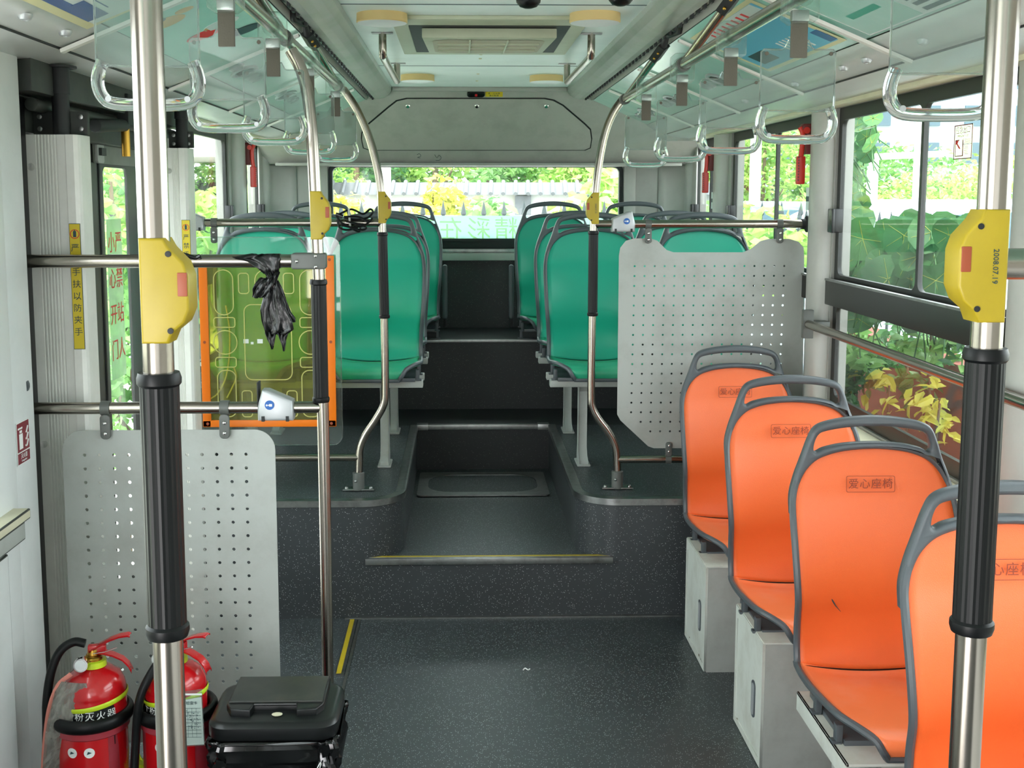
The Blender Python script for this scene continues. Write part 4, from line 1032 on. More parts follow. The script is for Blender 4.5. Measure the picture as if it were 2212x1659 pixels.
# tied black plastic bag on the upper rail
bg_ = empty('plastic_bag', (0, YM, zu), 'torn black plastic bag knotted round the left foreground rail', 'bag')
def bagpatch(pl_, name):
    m = MB(); rows = []
    for yy, xa, xb_, dy, amp in pl_:
        r = []
        for j in range(15):
            t = j/14; p = at(xa+(xb_-xa)*t, yy+(random.random()-.5)*2.5, Y=YM)
            r.append((p.x, dy+amp*sin(t*14+yy*.13)+amp*.6*random.uniform(-1, 1), p.z-zu))
        rows.append(r)
    m.grid(rows); return m.build(name, M['bag'], bg_, solid=.0015, ang=180)
random.seed(21)
bagpatch([(548, 548, 606, -.02, .002), (556, 505, 608, -.022, .003), (566, 540, 607, -.023, .004), (578, 560, 606, -.022, .004), (590, 572, 605, -.022, .005)], 'wrap')
MB().tube([(at(598, 560, Y=YM).x-.03, 0, 0), (at(598, 560, Y=YM).x+.01, 0, 0)], .0195, 16).build('band', M['bag'], bg_)
bagpatch([(586, 574, 608, -.022, .005), (600, 582, 604, -.026, .006), (612, 582, 602, -.028, .006), (622, 580, 604, -.028, .006), (640, 573, 612, -.027, .008), (665, 567, 622, -.026, .009), (690, 568, 634, -.025, .009), (708, 574, 638, -.024, .008), (720, 578, 622, -.023, .007)], 'knot')
bagpatch([(598, 566, 596, -.03, .005), (610, 556, 594, -.034, .007), (622, 551, 592, -.034, .007), (632, 550, 588, -.032, .006), (641, 549, 572, -.03, .003)], 'side_flap')
bagpatch([(604, 592, 604, -.022, .003), (625, 600, 613, -.02, .005), (650, 608, 622, -.02, .005), (672, 616, 630, -.02, .004), (685, 626, 640, -.02, .003), (694, 632, 641, -.02, .002)], 'right_tail')
bagpatch([(716, 576, 600, -.023, .006), (730, 580, 597, -.022, .004), (742, 585, 594, -.022, .003), (752, 589, 592, -.022, .001)], 'left_tip')
bagpatch([(712, 602, 628, -.023, .006), (726, 606, 622, -.022, .004), (742, 611, 619, -.022, .003), (756, 614, 617, -.022, .001)], 'lower_tip')
e = MB().tube(catmull([at(392, 546, Y=YM)+Vector((0, -.02, 0)), at(405, 550, Y=YM)+Vector((0, -.026, 0)), at(425, 556, Y=YM)+Vector((0, -.02, 0)), at(436, 552, Y=YM)+Vector((0, -.02, 0))], 5), [.006]*16, 8).build('bag_scrap', M['bag'])
tagp(e, 'scrap of black plastic on the rail beside the near yellow box', 'scrap')
#@@PART3
# ============================================================ DOOR SIDE
YZr = Matrix(((0, 0, -1, 0), (-1, 0, 0, 0), (0, 1, 0, 0), (0, 0, 0, 1)))   # drawing -> right wall, seen from inside
do = struct(empty('door_1', (XL, 3.14, 0), 'door', 'door')); del do['label']; del do['category']
for i, (ya, yb, ga, gb) in enumerate(((3.16, 3.80, 3.24, 3.745), (3.84, 4.42, 3.985, 4.27), (4.44, 4.61, 4.48, 4.57))):
    lf = plate('leaf', rrect(ya-3.14, yb-3.14, .02, 1.99, .02), [rrect(ga-3.14, gb-3.14, .32, 1.79, .03)], .010, M['dark_frame'], do, (-.015, 0, 0), mtx=YZp)
    plate('pane', rrect(ga-3.16, gb-3.12, .30, 1.81, .02), [], .004, M['glass'], lf, None, mtx=YZp)
    MB().box(.006, .012, ya-3.10, yb-3.18, 1.80, 1.97).build('upper_panel', M['door_panel'] if 'door_panel' in M else M['wall'], lf, bev=.002)
    if i < 2:
        hp_ = plate('hinge_plate', rrect(ya-3.14+.04, ya-3.14+.11, 1.80, 1.93, .012), [], .012, M['perf'], lf, (.018, 0, 0), mtx=YZp, bev=.002)
        MB().box(.006, .016, ya-3.09, ya-3.04, 1.885, 1.91).build('bolt_row', M['dark'], hp_); MB().box(.006, .016, ya-3.09, ya-3.04, 1.825, 1.85).build('bolt_row', M['dark'], hp_)
for y in (3.82, 3.94): MB().box(-.02, -.006, y-3.14-.010, y-3.14+.010, .02, 1.99).build('rubber_seal', M['rubber'], do, bev=.004)
MB().tube([(.05, 1.18, .45), (.05, 1.10, .95)], .014, 12).build('handle', M['steel'], do)
m = MB().box(XL-.03, XL+.12, 3.0, 4.7, 1.955, 2.04); struct(m.build('door_header', M['dark'], bev=.004))
m = MB().box(XL, XL+.05, 3.05, 4.66, 1.86, 1.955).tube([(XL+.08, 3.1, 1.93), (XL+.08, 4.6, 1.93)], .018, 12)
struct(m.build('door_header_track', M['dark'], bev=.004))
struct(MB().box(XL-.35, XL-.01, 3.12, 4.62, -.08, -.02).build('door_step', M['alu'], smooth=False))
struct(MB().box(XL, -1.14, 2.98, 3.11, 0, 1.95).build('trim_14', M['rubber'], bev=.004))
# door engine arm
e = empty('door_engine', (XL+.11, 3.78, 1.94), 'dark door hinge arm and brass-coloured bolt behind the near left pole', 'door mechanism')
MB().tube([(0, -.25, -.04), (0, .06, -.02)], .02, 12).box(-.02, .02, .04, .10, -.02, .08).build('arm', M['matte_black'], e, bev=.003)
MB().cyl((0, .07, -.12), (0, .07, 0), .014).build('pin', M['brass'], e)
# ribbed white guard columns
def guard(x0, x1, y, top, posttop, label, plabel, rib0):
    e = empty('guard_column', (0, y, 0), label, 'column', 'ribbed white guard columns of the door')
    pts = [(x0-.01, .10), (x0-.006, .0)]; x = x0
    pts.append((x0+.022, 0))
    for k in range(7):
        a = x0+.028+k*rib0; pts += [(a, 0), (a+rib0*.15, .0022), (a+rib0*.45, .0022), (a+rib0*.6, 0)]
    pts += [(x1-.035, -.001), (x1-.032, -.004), (x1-.012, -.003), (x1-.003, .006), (x1, .02), (x1, .10)]
    n = len(pts); m = MB(); m.add([(a, b_, .0) for a, b_ in pts]+[(a+.012*0, b_, top) for a, b_ in pts], [tuple(range(n)), tuple(reversed(range(n, 2*n)))]+[(i, (i+1) % n, n+(i+1) % n, n+i) for i in range(n)])
    m.build('profile', M['column'], e, ang=8)
    for z in (top-.085, 1.02): MB().lathe([(.010, -.001), (.010, -.003), (.006, -.005), (.001, -.006)], (x0+.015, 0, z), 14, axis='y').build('cap', M['pillar'], e)
    p = empty('door_post', ((x0+x1)/2+.012, y+.05, top), plabel, 'door post', 'black door posts above the columns')
    MB().tube([(0, 0, -.03), (0, 0, .15), (0, 0, posttop-top)], [.0225, .0225, .0225], 18).build('post', M['matte_black'], p)
    MB().lathe([(.026, .11), (.026, posttop-top), (.045, posttop-top), (.045, posttop-top+.006)], seg=18).build('head_collar', M['matte_black'], p)
    w = (x1-x0)/2
    br = MB().box(-w-.01, w-.004, .01, .03, .003, .065).build('bracket_plate', M['dark'], p, bev=.003)
    for a in (-w+.01, w-.02):
        for c in (.018, .05): MB().lathe([(.007, .009), (.007, .004), (.003, .003)], (a, 0, c), 8, axis='y').build('bolt', M['alu'], br)
    return e
guard(-1.152, -1.012, 3.13, 1.853, 2.03, 'ribbed white aluminium guard column at the near side of the door', 'black door post with bracket on top of the near white column', .0085)
guard(-1.104, -1.018, 4.40, 1.87, 2.03, 'ribbed white aluminium guard column at the far side of the door', 'black door post with bolted bracket on top of the far white column', .0052)
def strip(x, y, z0, z1, w, label, warp):
    o = plate('warning_strip', [(x-w, z0), (x+w, z0), (x+w, z1), (x-w, z1)], [], .001, M['ink'], None, (0, y, 0)); tagp(o, label, 'sticker', 'yellow warning strips on the door columns')
    plate('yellow_ground', [(x-w+.0015, z0+.0015), (x+w-.0015, z0+.0015), (x+w-.0015, z1-.0015), (x-w+.0015, z1-.0015)], [], .001, M['yellow_tape'], o, (0, -.001, 0))
    n = z1-z0; c = z1-.035*n/.35
    plate('prohibition_ring', circ(x, z1-.028, .0125, 20), [circ(x, z1-.028, .0105, 20)], .0006, M['redprint'], o, (0, -.0018, 0))
    MB().box(x-.004, x+.004, -.0022, -.0018, z1-.036, z1-.02).box(x-.0012, x+.0012, -.0022, -.0018, z1-.02, z1-.016).build('hand_symbol', M['ink'], o, smooth=False)
    for i, ch_ in enumerate('严禁手扶以防夹手'):
        text('lettering', ch_, .023, M['ink'], o, (x, -.002, z1-.066-i*(n-.08)/8), th=.0002)
strip(-1.029, 3.1255, at(170, 755, Y=3.12).z, at(170, 483, Y=3.12).z, .0150, 'yellow no-hands warning strip on the near white column', 0)
strip(-1.032, 4.3955, at(400, 667, Y=4.4).z, at(400, 475, Y=4.4).z, .0160, 'yellow no-hands warning strip on the far white column', 0)
# pale film with red characters on the door glass
fz0, fz1 = at(250, 815, X=-1.22).z, at(250, 472, X=-1.22).z
fo = plate('door_notice', [(3.99, fz0), (4.16, fz0), (4.16, fz1), (3.99, fz1)], [], .001, M['sticker_g'], None, (-1.206, 0, 0), mtx=YZp)
tagp(fo, 'pale green notice film with red characters on the door glass', 'sticker')
for col_, s_ in ((4.035, '小心开门'), (4.115, '严禁站人')):
    for i, ch_ in enumerate(s_):
        text('red_character', ch_, .078, M['redprint'], fo, (.0015, col_, fz1-.085-i*.125), mtx=YZp, th=.0002)
# extinguisher sign on the left pillar
a, c = at(38, 1008, X=-1.099), at(61, 902, X=-1.099)
sg = plate('extinguisher_sign', [(a.y, a.z), (c.y, a.z), (c.y, c.z), (a.y, c.z)], [], .001, M['whitep'], None, (-1.0985, 0, 0), mtx=YZp); tagp(sg, 'maroon fire extinguisher sign on the white left pillar', 'sign')
W_, H_ = c.y-a.y, c.z-a.z
def sgbox(u0, u1, v0, v1, m, nm, k): 
    MB().box(.0006, .0006+k*.0004, a.y+u0*W_, a.y+u1*W_, a.z+v0*H_, a.z+v1*H_).build(nm, m, sg, smooth=False)
sgbox(.04, .96, .30, .975, M['maroon'], 'pictogram_field', 1); sgbox(.04, .96, .02, .27, M['maroon'], 'word_field', 1)
sgbox(.18, .45, .36, .72, M['whitep'], 'cylinder_symbol', 2); sgbox(.22, .40, .74, .80, M['whitep'], 'cylinder_symbol', 2); sgbox(.1, .45, .83, .87, M['whitep'], 'cylinder_symbol', 2)
for k in range(3):
    fl_ = MB().tube(catmull([(.0016, a.y+(.62+.04*k)*W_, a.z+(.40+.16*k)*H_), (.0016, a.y+.72*W_, a.z+(.39+.16*k)*H_), (.0016, a.y+.84*W_, a.z+(.52+.16*k)*H_)], 4), .0022, 6).build('flame_symbol', M['whitep'], sg)
text('sign_words', '灭火器', .014, M['whitep'], sg, (.0014, (a.y+c.y)/2, a.z+.18*H_), mtx=YZp, th=.0002); text('sign_words', 'Extinguisher', .0072, M['whitep'], sg, (.0014, (a.y+c.y)/2, a.z+.08*H_), mtx=YZp, th=.0002)

# ============================================================ EXTINGUISHERS AND BIN
def extinguisher(x, y, zb, label, rz, tag_=False):
    e = empty('fire_extinguisher', (x, y, zb), label, 'fire extinguisher', 'red fire extinguishers behind the near left pole', rz)
    MB().lathe([(.001, 0), (.066, 0), (.0735, .01), (.0735, .378), (.0725, .382), (.0735, .386), (.0735, .39), (.071, .406), (.060, .428), (.042, .441), (.026, .446), (.022, .45), (.022, .455)], seg=40).build('cylinder', M['red'], e)
    MB().lathe([(.026, .446), (.030, .448), (.029, .466), (.022, .468)], seg=28).build('neck_ring', M['lime'], e)
    MB().lathe([(.021, .462), (.022, .466), (.0195, .47), (.022, .474), (.0195, .478), (.020, .484), (.015, .487), (.013, .505), (.004, .508)], seg=24).build('valve', M['brass'], e)
    gz_ = .466
    g = MB().lathe([(.0165, -.045), (.0175, -.04), (.0165, -.028), (.006, -.026), (.006, -.005)], (-.022, 0, gz_), 24, axis='y').build('gauge', M['chrome'], e)
    MB().lathe([(.001, -.0465), (.0135, -.0455)], (-.022, 0, gz_), 24, axis='y').build('gauge_glass', M['lamp_glass'], g)
    MB().tube([(-.022, -.02, gz_+.004), (-.022, -.02, gz_+.028)], .0085, 12).build('nozzle_fitting', M['chrome'], e)
    hw = .013
    def lever(P, nm, th=.006):
        m = MB(); A = [(px_, -hw, pz) for px_, pz in P]; B_ = [(px_, hw, pz) for px_, pz in P]
        rows = []
        for (px_, pz) in P: rows.append([(px_, -hw, pz-.006), (px_, -hw, pz), (px_, -hw*.6, pz+.001), (px_, hw*.6, pz+.001), (px_, hw, pz), (px_, hw, pz-.006)])
        return m.grid(rows).build(nm, M['red'], e, solid=.0022)
    lever([(-.008, .502), (.015, .520), (.04, .538), (.062, .548), (.082, .551), (.088, .549)], 'top_lever')
    lever([(-.004, .498), (.02, .495), (.045, .485), (.068, .468), (.082, .448), (.089, .432)], 'carry_handle')
    MB().box(-.012, .03, -.009, .009, .485, .518).build('lever_yoke', M['red'], e, bev=.003)
    MB().tube([(.0, -.014, .494), (.03, -.02, .502), (.06, -.026, .518)], .0016, 6).build('safety_pin', M['chrome'], e)
    hose = catmull([(-.018, 0, .503), (-.045, 0, .508), (-.075, -.01, .49), (-.096, -.02, .44), (-.108, -.025, .36), (-.112, -.025, .25), (-.110, -.02, .12), (-.105, -.02, .02)], 6)
    MB().tube(hose, .0105, 14).build('hose', M['rubber'], e)
    # lime strap round the cylinder, slightly tilted, with a pulled end
    P = [(.0755*cos(t), .0755*sin(t), .262+.012*cos(t)) for t in [2*pi*i/40 for i in range(40)]]
    P = [(a_, b_, z_+.136) for a_, b_, z_ in P]
    MB().tube(P, .0062, 8, closed=True, sx=1, sy=.28, up=(0, 0, 1)).build('lime_strap', M['lime'], e)
    # black label wrapped round the front
    rows = []
    for z in (.30, .398):
        rows.append([(.0742*sin(t), -.0742*cos(t), z) for t in [radians(-75+i*5) for i in range(25)]])
    lb = MB().grid(rows).build('name_label', M['black'], e)
    text('label_words', '干粉灭火器', .024, M['whitep'], lb, (0, 0, .379), wrap=.0748, th=.0002, spacing=1.15)
    text('label_words', 'DRY POWDER FIRE EXTINGUISHER', .0075, M['whitep'], lb, (0, 0, .362), wrap=.0748, th=.0002)
    for ch_ in e.children:
        if ch_.name.split('.')[0] in ('neck_ring', 'valve', 'nozzle_fitting', 'top_lever', 'carry_handle', 'lever_yoke', 'safety_pin'):
            for o_ in (ch_, *ch_.children):
                for v in o_.data.vertices:
                    if v.co.z > .45: v.co.z = .45+(v.co.z-.45)*.72
    for ch_ in e.children:
        if ch_.name.split('.')[0] not in ('lime_strap', 'name_label'):
            for o_ in (ch_, *ch_.children):
                for v in o_.data.vertices:
                    if v.co.z > .35: v.co.z += .03
    return e
def holder(x, y, label):
    e = empty('extinguisher_holder', (x, y, 0), label, 'holder', 'red extinguisher holders')
    MB().lathe([(.088, 0), (.088, .02), (.084, .025), (.082, .412), (.088, .417), (.088, .442), (.079, .442), (.079, .1), (.001, .1)], seg=40).build('tub', M['holder'], e)
    P = [(.088*cos(t), .088*sin(t), .449) for t in [2*pi*i/40 for i in range(40)]]
    MB().tube(P, .0145, 12, closed=True, sx=1.15, sy=.8, up=(0, 0, 1)).build('rubber_ring', M['rubber'], e)
    rows = [[(.0838*sin(t), -.0838*cos(t), z) for t in [radians(-48+i*6) for i in range(16)]] for z in (.25, .414)]
    lb = MB().grid(rows).build('instruction_label', M['red'], e)
    for a_ in (-16, 12):
        t = radians(a_); rr = [[(.0846*sin(t+.02*cx), -.0846*cos(t+.02*cx), .385+z) for cx, z in ((0, 0),)]]
        pts = circ(0, 0, .0125, 20); m = MB(); m.add([(.0845*sin(t+u/.0845), -.0845*cos(t+u/.0845), .385+v) for u, v in pts], [tuple(range(20))])
        m.build('round_pictogram', M['whitep'], lb, smooth=False)
        m = MB(); m.add([(.0848*sin(t+u/.0848), -.0848*cos(t+u/.0848), .385+v) for u, v in ((-.006, -.004), (.006, 0), (-.003, .004))], [(0, 1, 2)]); m.build('pictogram_hand', M['ink'], lb, smooth=False)
    return e
HX1, HY1 = -.897, 2.70; HX2, HY2 = -.697, 2.72
holder(HX1, HY1, 'red extinguisher holder with black rubber rim, left of the two'); holder(HX2, HY2, 'red extinguisher holder with black rubber rim, right of the two behind the near left pole')
ex1 = extinguisher(HX1+.01, HY1, .09, 'red fire extinguisher with black label in the left holder, lever to the right', .12)
ex2 = extinguisher(HX2, HY2, .09, 'red fire extinguisher partly hidden behind the near left pole', -.25)
# hose of the second curls in front of it
for ch_ in ex2.children:
    if ch_.name.startswith('hose'): bpy.data.objects.remove(ch_)
MB().tube(catmull([(-.018, -.01, .503), (-.03, -.06, .47), (-.05, -.085, .41), (-.062, -.09, .30), (-.066, -.10, .18), (-.068, -.10, .05), (-.066, -.1, -.02)], 6), .0105, 14).build('hose', M['rubber'], ex2)
MB().box(-.105, -.07, -.04, -.005, .205, .222).tube([(-.085, -.02, .215), (-.12, .0, .25), (-.13, .02, .255)], .005, 8, sy=.4).build('strap_buckle', M['lime'], ex2, bev=.002)
# translucent tag and pale red ribbon on the first
m = MB(); random.seed(2)
m.grid([[(-.056+u*.062*w-.060*k**1.2, -.050-.015*sin(k*5+u*2), .46-.30*k) for u in [j/6-.3 for j in range(7)]] for i, (k, w) in enumerate([(i/10, .7+.9*(1-abs(i/10-.35)*1.4)) for i in range(11)])])
m.build('clear_tag_sleeve', clear('smoky_plastic_tag', '#d2d0ca', .1, .3, '#c9c6bf'), ex1, solid=.0008)
MB().tube(catmull([(-.045, -.04, .475), (-.075, -.045, .45), (-.098, -.045, .39), (-.112, -.045, .30), (-.118, -.045, .235)], 5), .0055, 8, sy=.3).build('faded_ribbon', mat('faded_red_ribbon', '#d58476', .6), ex1)
# inspection card
a, c = at(404, 1610, Y=2.63), at(438, 1490, Y=2.63)
tg = empty('inspection_card', (0, 2.63, 0), 'white inspection card in a clear sleeve hanging right of the near left pole', 'card')
cw = c.x-a.x+.012; x0 = a.x-.012
plate('card', [(x0, a.z), (x0+cw-.001, a.z+.002), (x0+cw-.004, c.z-.018), (x0, c.z-.026)], [], .001, M['whitep'], tg)
plate('sleeve', [(x0-.003, a.z-.003), (x0+cw+.001, a.z), (x0+cw-.002, c.z+.002), (x0-.003, c.z-.006)], [], .003, M['plate'], tg)
text('card_heading', '检查卡', .009, M['ink'], tg, (x0+cw*.5, -.0022, c.z-.032), th=.0001)
m = MB()
for i in range(9): m.box(x0+.004, x0+cw-.006, -.0025, -.0021, c.z-.045-i*.009, c.z-.0444-i*.009)
for i in range(4): m.box(x0+.006+i*.010, x0+.0065+i*.010, -.0025, -.0021, c.z-.117, c.z-.045)
for i in range(40):
    u, v = random.random()*.036, random.random()*.045; m.box(x0+.005+u, x0+.007+u, -.0026, -.0022, c.z-.05-v, c.z-.0485-v)
m.build('card_table', M['ink'], tg, smooth=False)
MB().box(x0-.002, x0+cw-.002, -.0032, -.002, c.z-.012, c.z-.008).build('zip_edge', M['whitep'], tg)

# bin
bx0, bx1, by0, by1, bz = -.592, -.292, 2.56, 2.80, .482
bn = empty('waste_bin', ((bx0+bx1)/2, (by0+by1)/2, 0), 'black rectangular pedal bin with moulded lid at the bottom left', 'bin')
w, d = (bx1-bx0)/2, (by1-by0)/2
I4 = Matrix.Identity(4)
def loft(secs, name, m, parent, cap=True):
    mm = MB(); n = len(secs[0][0]); vs = []
    for pts, z in secs: vs += [(x, y, z if not callable(z) else z(x, y)) for x, y in pts]
    fs = [(i*n+j, i*n+(j+1) % n, (i+1)*n+(j+1) % n, (i+1)*n+j) for i in range(len(secs)-1) for j in range(n)]
    fs += [tuple(range(n-1, -1, -1)), tuple(range((len(secs)-1)*n, len(secs)*n))]
    mm.add(vs, fs); return mm.build(name, m, parent, ang=40)
def rr(k, dy=0, r=.045): return rrect(-w+k, w-k, -d+k+dy, d-k+dy, max(r-k, .005), 6)
loft([(rr(.055), 0), (rr(.05), .01), (rr(.022), bz-.055), (rr(.018), bz-.03)], 'body', M['black'], bn)
li = loft([(rr(.002), bz-.045), (rr(-.001), bz-.04), (rr(-.001), bz-.014), (rr(.006), bz-.006), (rr(.016), bz-.003)], 'lid', M['black'], bn)
# raised lid deck with a hand recess at the front
deck = [(-w+.035, d-.02), (-w+.035, -d+.075), (-w+.05, -d+.045), (-w+.095, -d+.04), (-w+.10, -d+.072), (w-.10, -d+.072), (w-.095, -d+.04), (w-.05, -d+.045), (w-.035, -d+.075), (w-.035, d-.02)]
plate('lid_deck', deck, [], .020, M['black'], li, (0, 0, bz+.004), mtx=I4, bev=.004)
plate('lid_flap', [(-w+.04, d-.02), (-w+.04, -d+.078), (w-.04, -d+.078), (w-.04, d-.02)], [], .006, mat('dusty_black_plastic', '#303330', .5, dirt='#4b4a42', dscale=9, damt=.6), li, (0, 0, bz+.016), mtx=I4, bev=.002)
MB().tube([(-w+.10, -d+.074, bz+.012), (w-.10, -d+.074, bz+.012)], .004, 8).build('lid_lip', M['black'], li)
pt = MB().lathe([(.001, 0), (.012, .0005), (.013, .002), (.001, .003)], (0, 0, 0), 10).build('fallen_petal', M['cream'], None, loc=((bx0+bx1)/2+.008, by0+.045, bz-.001)); pt.scale = (1, .8, 1); tagp(pt, 'pale cream petal lying on the black bin lid', 'petal')
# recycling mark on the front of the bin
cz = bz-.145; tri = [(0, .030), (-.028, -.018), (.028, -.018)]
rl = MB()
for i in range(3):
    A, B_ = Vector((*tri[i], 0)), Vector((*tri[(i+1) % 3], 0)); dd = (B_-A).normalized(); nn = Vector((-dd.y, dd.x, 0))
    p, q = A+dd*.010, B_-dd*.016; ww = .004
    P = [p+nn*ww, p-nn*ww, q-nn*ww, q-nn*ww*2, q+dd*.012, q+nn*ww*2, q+nn*ww]
    rl.add([(.03+v.x, 0, cz+v.y) for v in P], [tuple(range(7))])
o = rl.build('recycling_mark', M['perf'], bn, smooth=False); o.location = (.02, -d+.0185, 0); o.rotation_euler = (.0, 0, 0)
loft([([(x*.62+.03, y-.0) for x, y in circ(.03, 0, .048, 20)], 0), ([(x*.62+.03, y) for x, y in circ(.03, 0, .048, 20)], .001)], 'mark_ground', M['matte_black'], bn, True).matrix_local = Matrix.Translation((.01, -d+.021, cz)) @ XZ
MB().box(-.05, .005, -d+.014, -d+.018, cz-.05, cz+.025).build('blue_label', M['blue'], bn)
# crumpled liner hanging out under the lid
bl = empty('bin_liner', ((bx0+bx1)/2, (by0+by1)/2, 0), 'shiny black bin bag bunched out below the bin lid', 'bag')
random.seed(9); rows = []
base = rrect(-w-.002, w+.002, -d-.004, d+.002, .045, 14)
for i in range(14):
    z = bz-.045-i*.0085; r = []
    for j, (x, y) in enumerate(base):
        k = .006*sin(j*1.1+i*.7)+.005*sin(j*.5-i*.9)+random.uniform(-.002, .002)+(.004*sin(i*.25)-.0012*i); l = sqrt(x*x+y*y)
        dz = -.018*max(0, sin(j*.55))*i/13-.012*random.random()*(i/13)
        r.append((x*(1+k/l), y*(1+k/l), z+dz))
    r.append(r[0]); rows.append(r)
MB().grid(rows).build('liner', mat('glossy_bin_liner', '#0e0f10', .12), bl, solid=.001, ang=12)
MB().tube(catmull([(.08, -d-.012, bz-.17), (.10, -d-.018, bz-.12), (.115, -d-.014, bz-.09), (.108, -d-.016, bz-.125), (.09, -d-.014, bz-.165)], 5), .0012, 5).build('draw_string', M['whitep'], bl)

# ============================================================ HAMMERS, STICKERS
def hammer(x, y, z, s, label):
    e = empty('emergency_hammer', (x, y, z), label, 'hammer', 'red emergency hammers at the windows'); 
    b_ = plate('bracket', [(-.02, -.06), (.02, -.06), (.02, .045), (.012, .058), (-.03, .058), (-.036, .05), (-.036, .035), (-.02, .03)], [], .05, M['darkred'], e, (s*.02, 0, 0), bev=.005)
    hd = MB().tube([(-s*.0, -.03, .032), (-s*.0, .03, .032)], .013, 12).build('head', M['red_pl'], e)
    P = catmull([(-s*.022, -.01, .045), (-s*.012, -.012, .02), (-s*.012, -.012, -.03), (-s*.016, -.012, -.07)], 4)
    sh = MB().tube(P, .0105, 10, sy=1.0).build('shaft', M['red_pl'], e)
    gr = plate('grip', rrect(-.0165, .0165, -.178, -.068, .006), [], .022, M['red_pl'], e, (-s*.016, -.012, 0), bev=.003)
    m = MB()
    for k in range(9): m.box(-s*.016-.0015, -s*.016+.004, -.0245, -.0232, -.165+k*.011, -.158+k*.011)
    m.build('grip_teeth', M['darkred'], gr, smooth=False)
    return e
pp = at(1738, 300, Y=4.60); hammer(pp.x, 4.60, pp.z, 1, 'red emergency hammer in its bracket by the near right pillar')
pp = at(1530, 345, Y=6.30); hammer(pp.x, 6.30, pp.z, 1, 'red emergency hammer by the rear right pillar')
pp = at(541, 332, Y=6.30); hammer(pp.x, 6.30, pp.z, -1, 'red emergency hammer by the rear left window')
# emergency exit decal on the near right window
a, c = at(2060, 345, X=1.434), at(2103, 266, X=1.434)
dc = empty('exit_decal', (1.434, 0, 0), 'red outlined emergency exit decal on the near right window', 'sticker')
y0_, y1_ = min(a.y, c.y), max(a.y, c.y); z0_, z1_ = a.z, c.z; Wd, Hd = y1_-y0_, z1_-z0_
def dbox(u0, u1, v0, v1, nm, mm, k=1): return MB().box(-.001*k-.0006, -.001*k, y1_-u1*Wd, y1_-u0*Wd, z0_+v0*Hd, z0_+v1*Hd).build(nm, mm, dc, smooth=False)
dbox(0, 1, 0, 1, 'film', M['decal_film'], 0)
for u0, u1, v0, v1 in ((0, 1, .97, 1), (0, 1, 0, .03), (0, .035, 0, 1), (.965, 1, 0, 1), (.08, .11, .1, .56), (.48, .51, .1, .56), (.08, .51, .08, .11), (.08, .3, .54, .57), (.52, .96, .42, .435), (.51, .525, .08, .62)):
    dbox(u0, u1, v0, v1, 'red_line', M['maroon'])
text('decal_words', '应急出口', .024, M['maroon'], dc, (-.0022, (y0_+y1_)/2, z0_+.83*Hd), mtx=YZr, th=.0002); text('decal_words', 'EMERGENCY EXIT', .0095, M['maroon'], dc, (-.0022, (y0_+y1_)/2, z0_+.67*Hd), mtx=YZr, th=.0002)
m = MB(); A = lambda u, v: (-.002, y1_-u*Wd, z0_+v*Hd)
m.add([A(.12, .54), A(.28, .54), A(.22, .46), A(.36, .34), A(.40, .28), A(.28, .32), A(.17, .44), A(.12, .42)], [tuple(range(8))]); m.build('hammer_pictogram', M['redprint'], dc, smooth=False)
for i in range(5): dbox(.56, .93, .56-i*.035, .575-i*.035, 'small_print', M['lamp_rim'])
for i in range(6): dbox(.56, .78+.02*(i % 3), .38-i*.05, .395-i*.05, 'small_print', M['lamp_rim'])
for X_, y, py, l in ((1.378, 4.585, 430, 'small white instruction sticker below the near right hammer'), (1.378, 6.34, 434, 'small white instruction sticker below the rear right hammer')):
    z = at(PCX+X_*FOC/y, py, X=X_).z
    o = MB().box(X_-.0005, X_+.002, y-.03, y+.03, z-.045, z+.045).build('instruction_sticker', M['poster_w'], smooth=False); tagp(o, l, 'sticker')
    MB().box(X_-.0012, X_-.0006, y-.028, y+.028, z-.01, z+.01).build('sticker_band', M['ink'], o, smooth=False)
# teal film across the bottom of the rear window, lettered towards the outside
fz = at(1030, 466, Y=YR+.01).z
rf = MB().box(WX0+.01, WX1-.01, YR+.012, YR+.015, ZW0+.005, fz).build('window_film', M['film'], smooth=False); tagp(rf, 'translucent teal film with mirrored lettering across the lower rear window', 'film')
for ch_, px in (('精', 1093), ('彩', 1034), ('在', 973), ('万', 915)):
    p = at(px, 498, Y=YR); text('film_letter', ch_, .15, M['filmtxt'], rf, (p.x, YR+.009, p.z), mtx=XZ @ Matrix.Diagonal((-1, 1, 1, 1)), th=.0005)
# scribbles on the bulkhead rim
for P, l in (([(901, 334), (906, 332), (909, 337), (902, 340), (908, 341)], 'small dark pen scribble above the rear window, left one'), ([(939, 334), (944, 341), (948, 335), (953, 340), (949, 346), (941, 346)], 'small dark pen scribble above the rear window, right one')):
    Q = [SM @ Vector((*sl(a_, b_), .001)) for a_, b_ in P]; o = MB().tube(catmull(Q, 3), .0012, 5).build('pen_scribble', M['ink']); tagp(o, l, 'scribble')
o = MB().tube(catmull([(.22, 3.98, .001), (.228, 3.985, .006), (.238, 3.98, .002), (.245, 3.984, .004)], 4), .003, 6, sy=.6).build('paper_scrap', M['whitep']); tagp(o, 'tiny white paper scrap on the dark floor', 'scrap')
st = MB().box(-.452, -.42, 3.95, 4.5, .0, .004); st.cur = 1; st.box(-.447, -.43, 3.96, 4.49, .004, .005)
struct(st.build('trim_12', [M['alu'], M['yellow']], smooth=False)); 
struct(MB().box(-.415, -.405, 2.2, 4.5, .0, .003).build('trim_13', M['alu'], smooth=False))

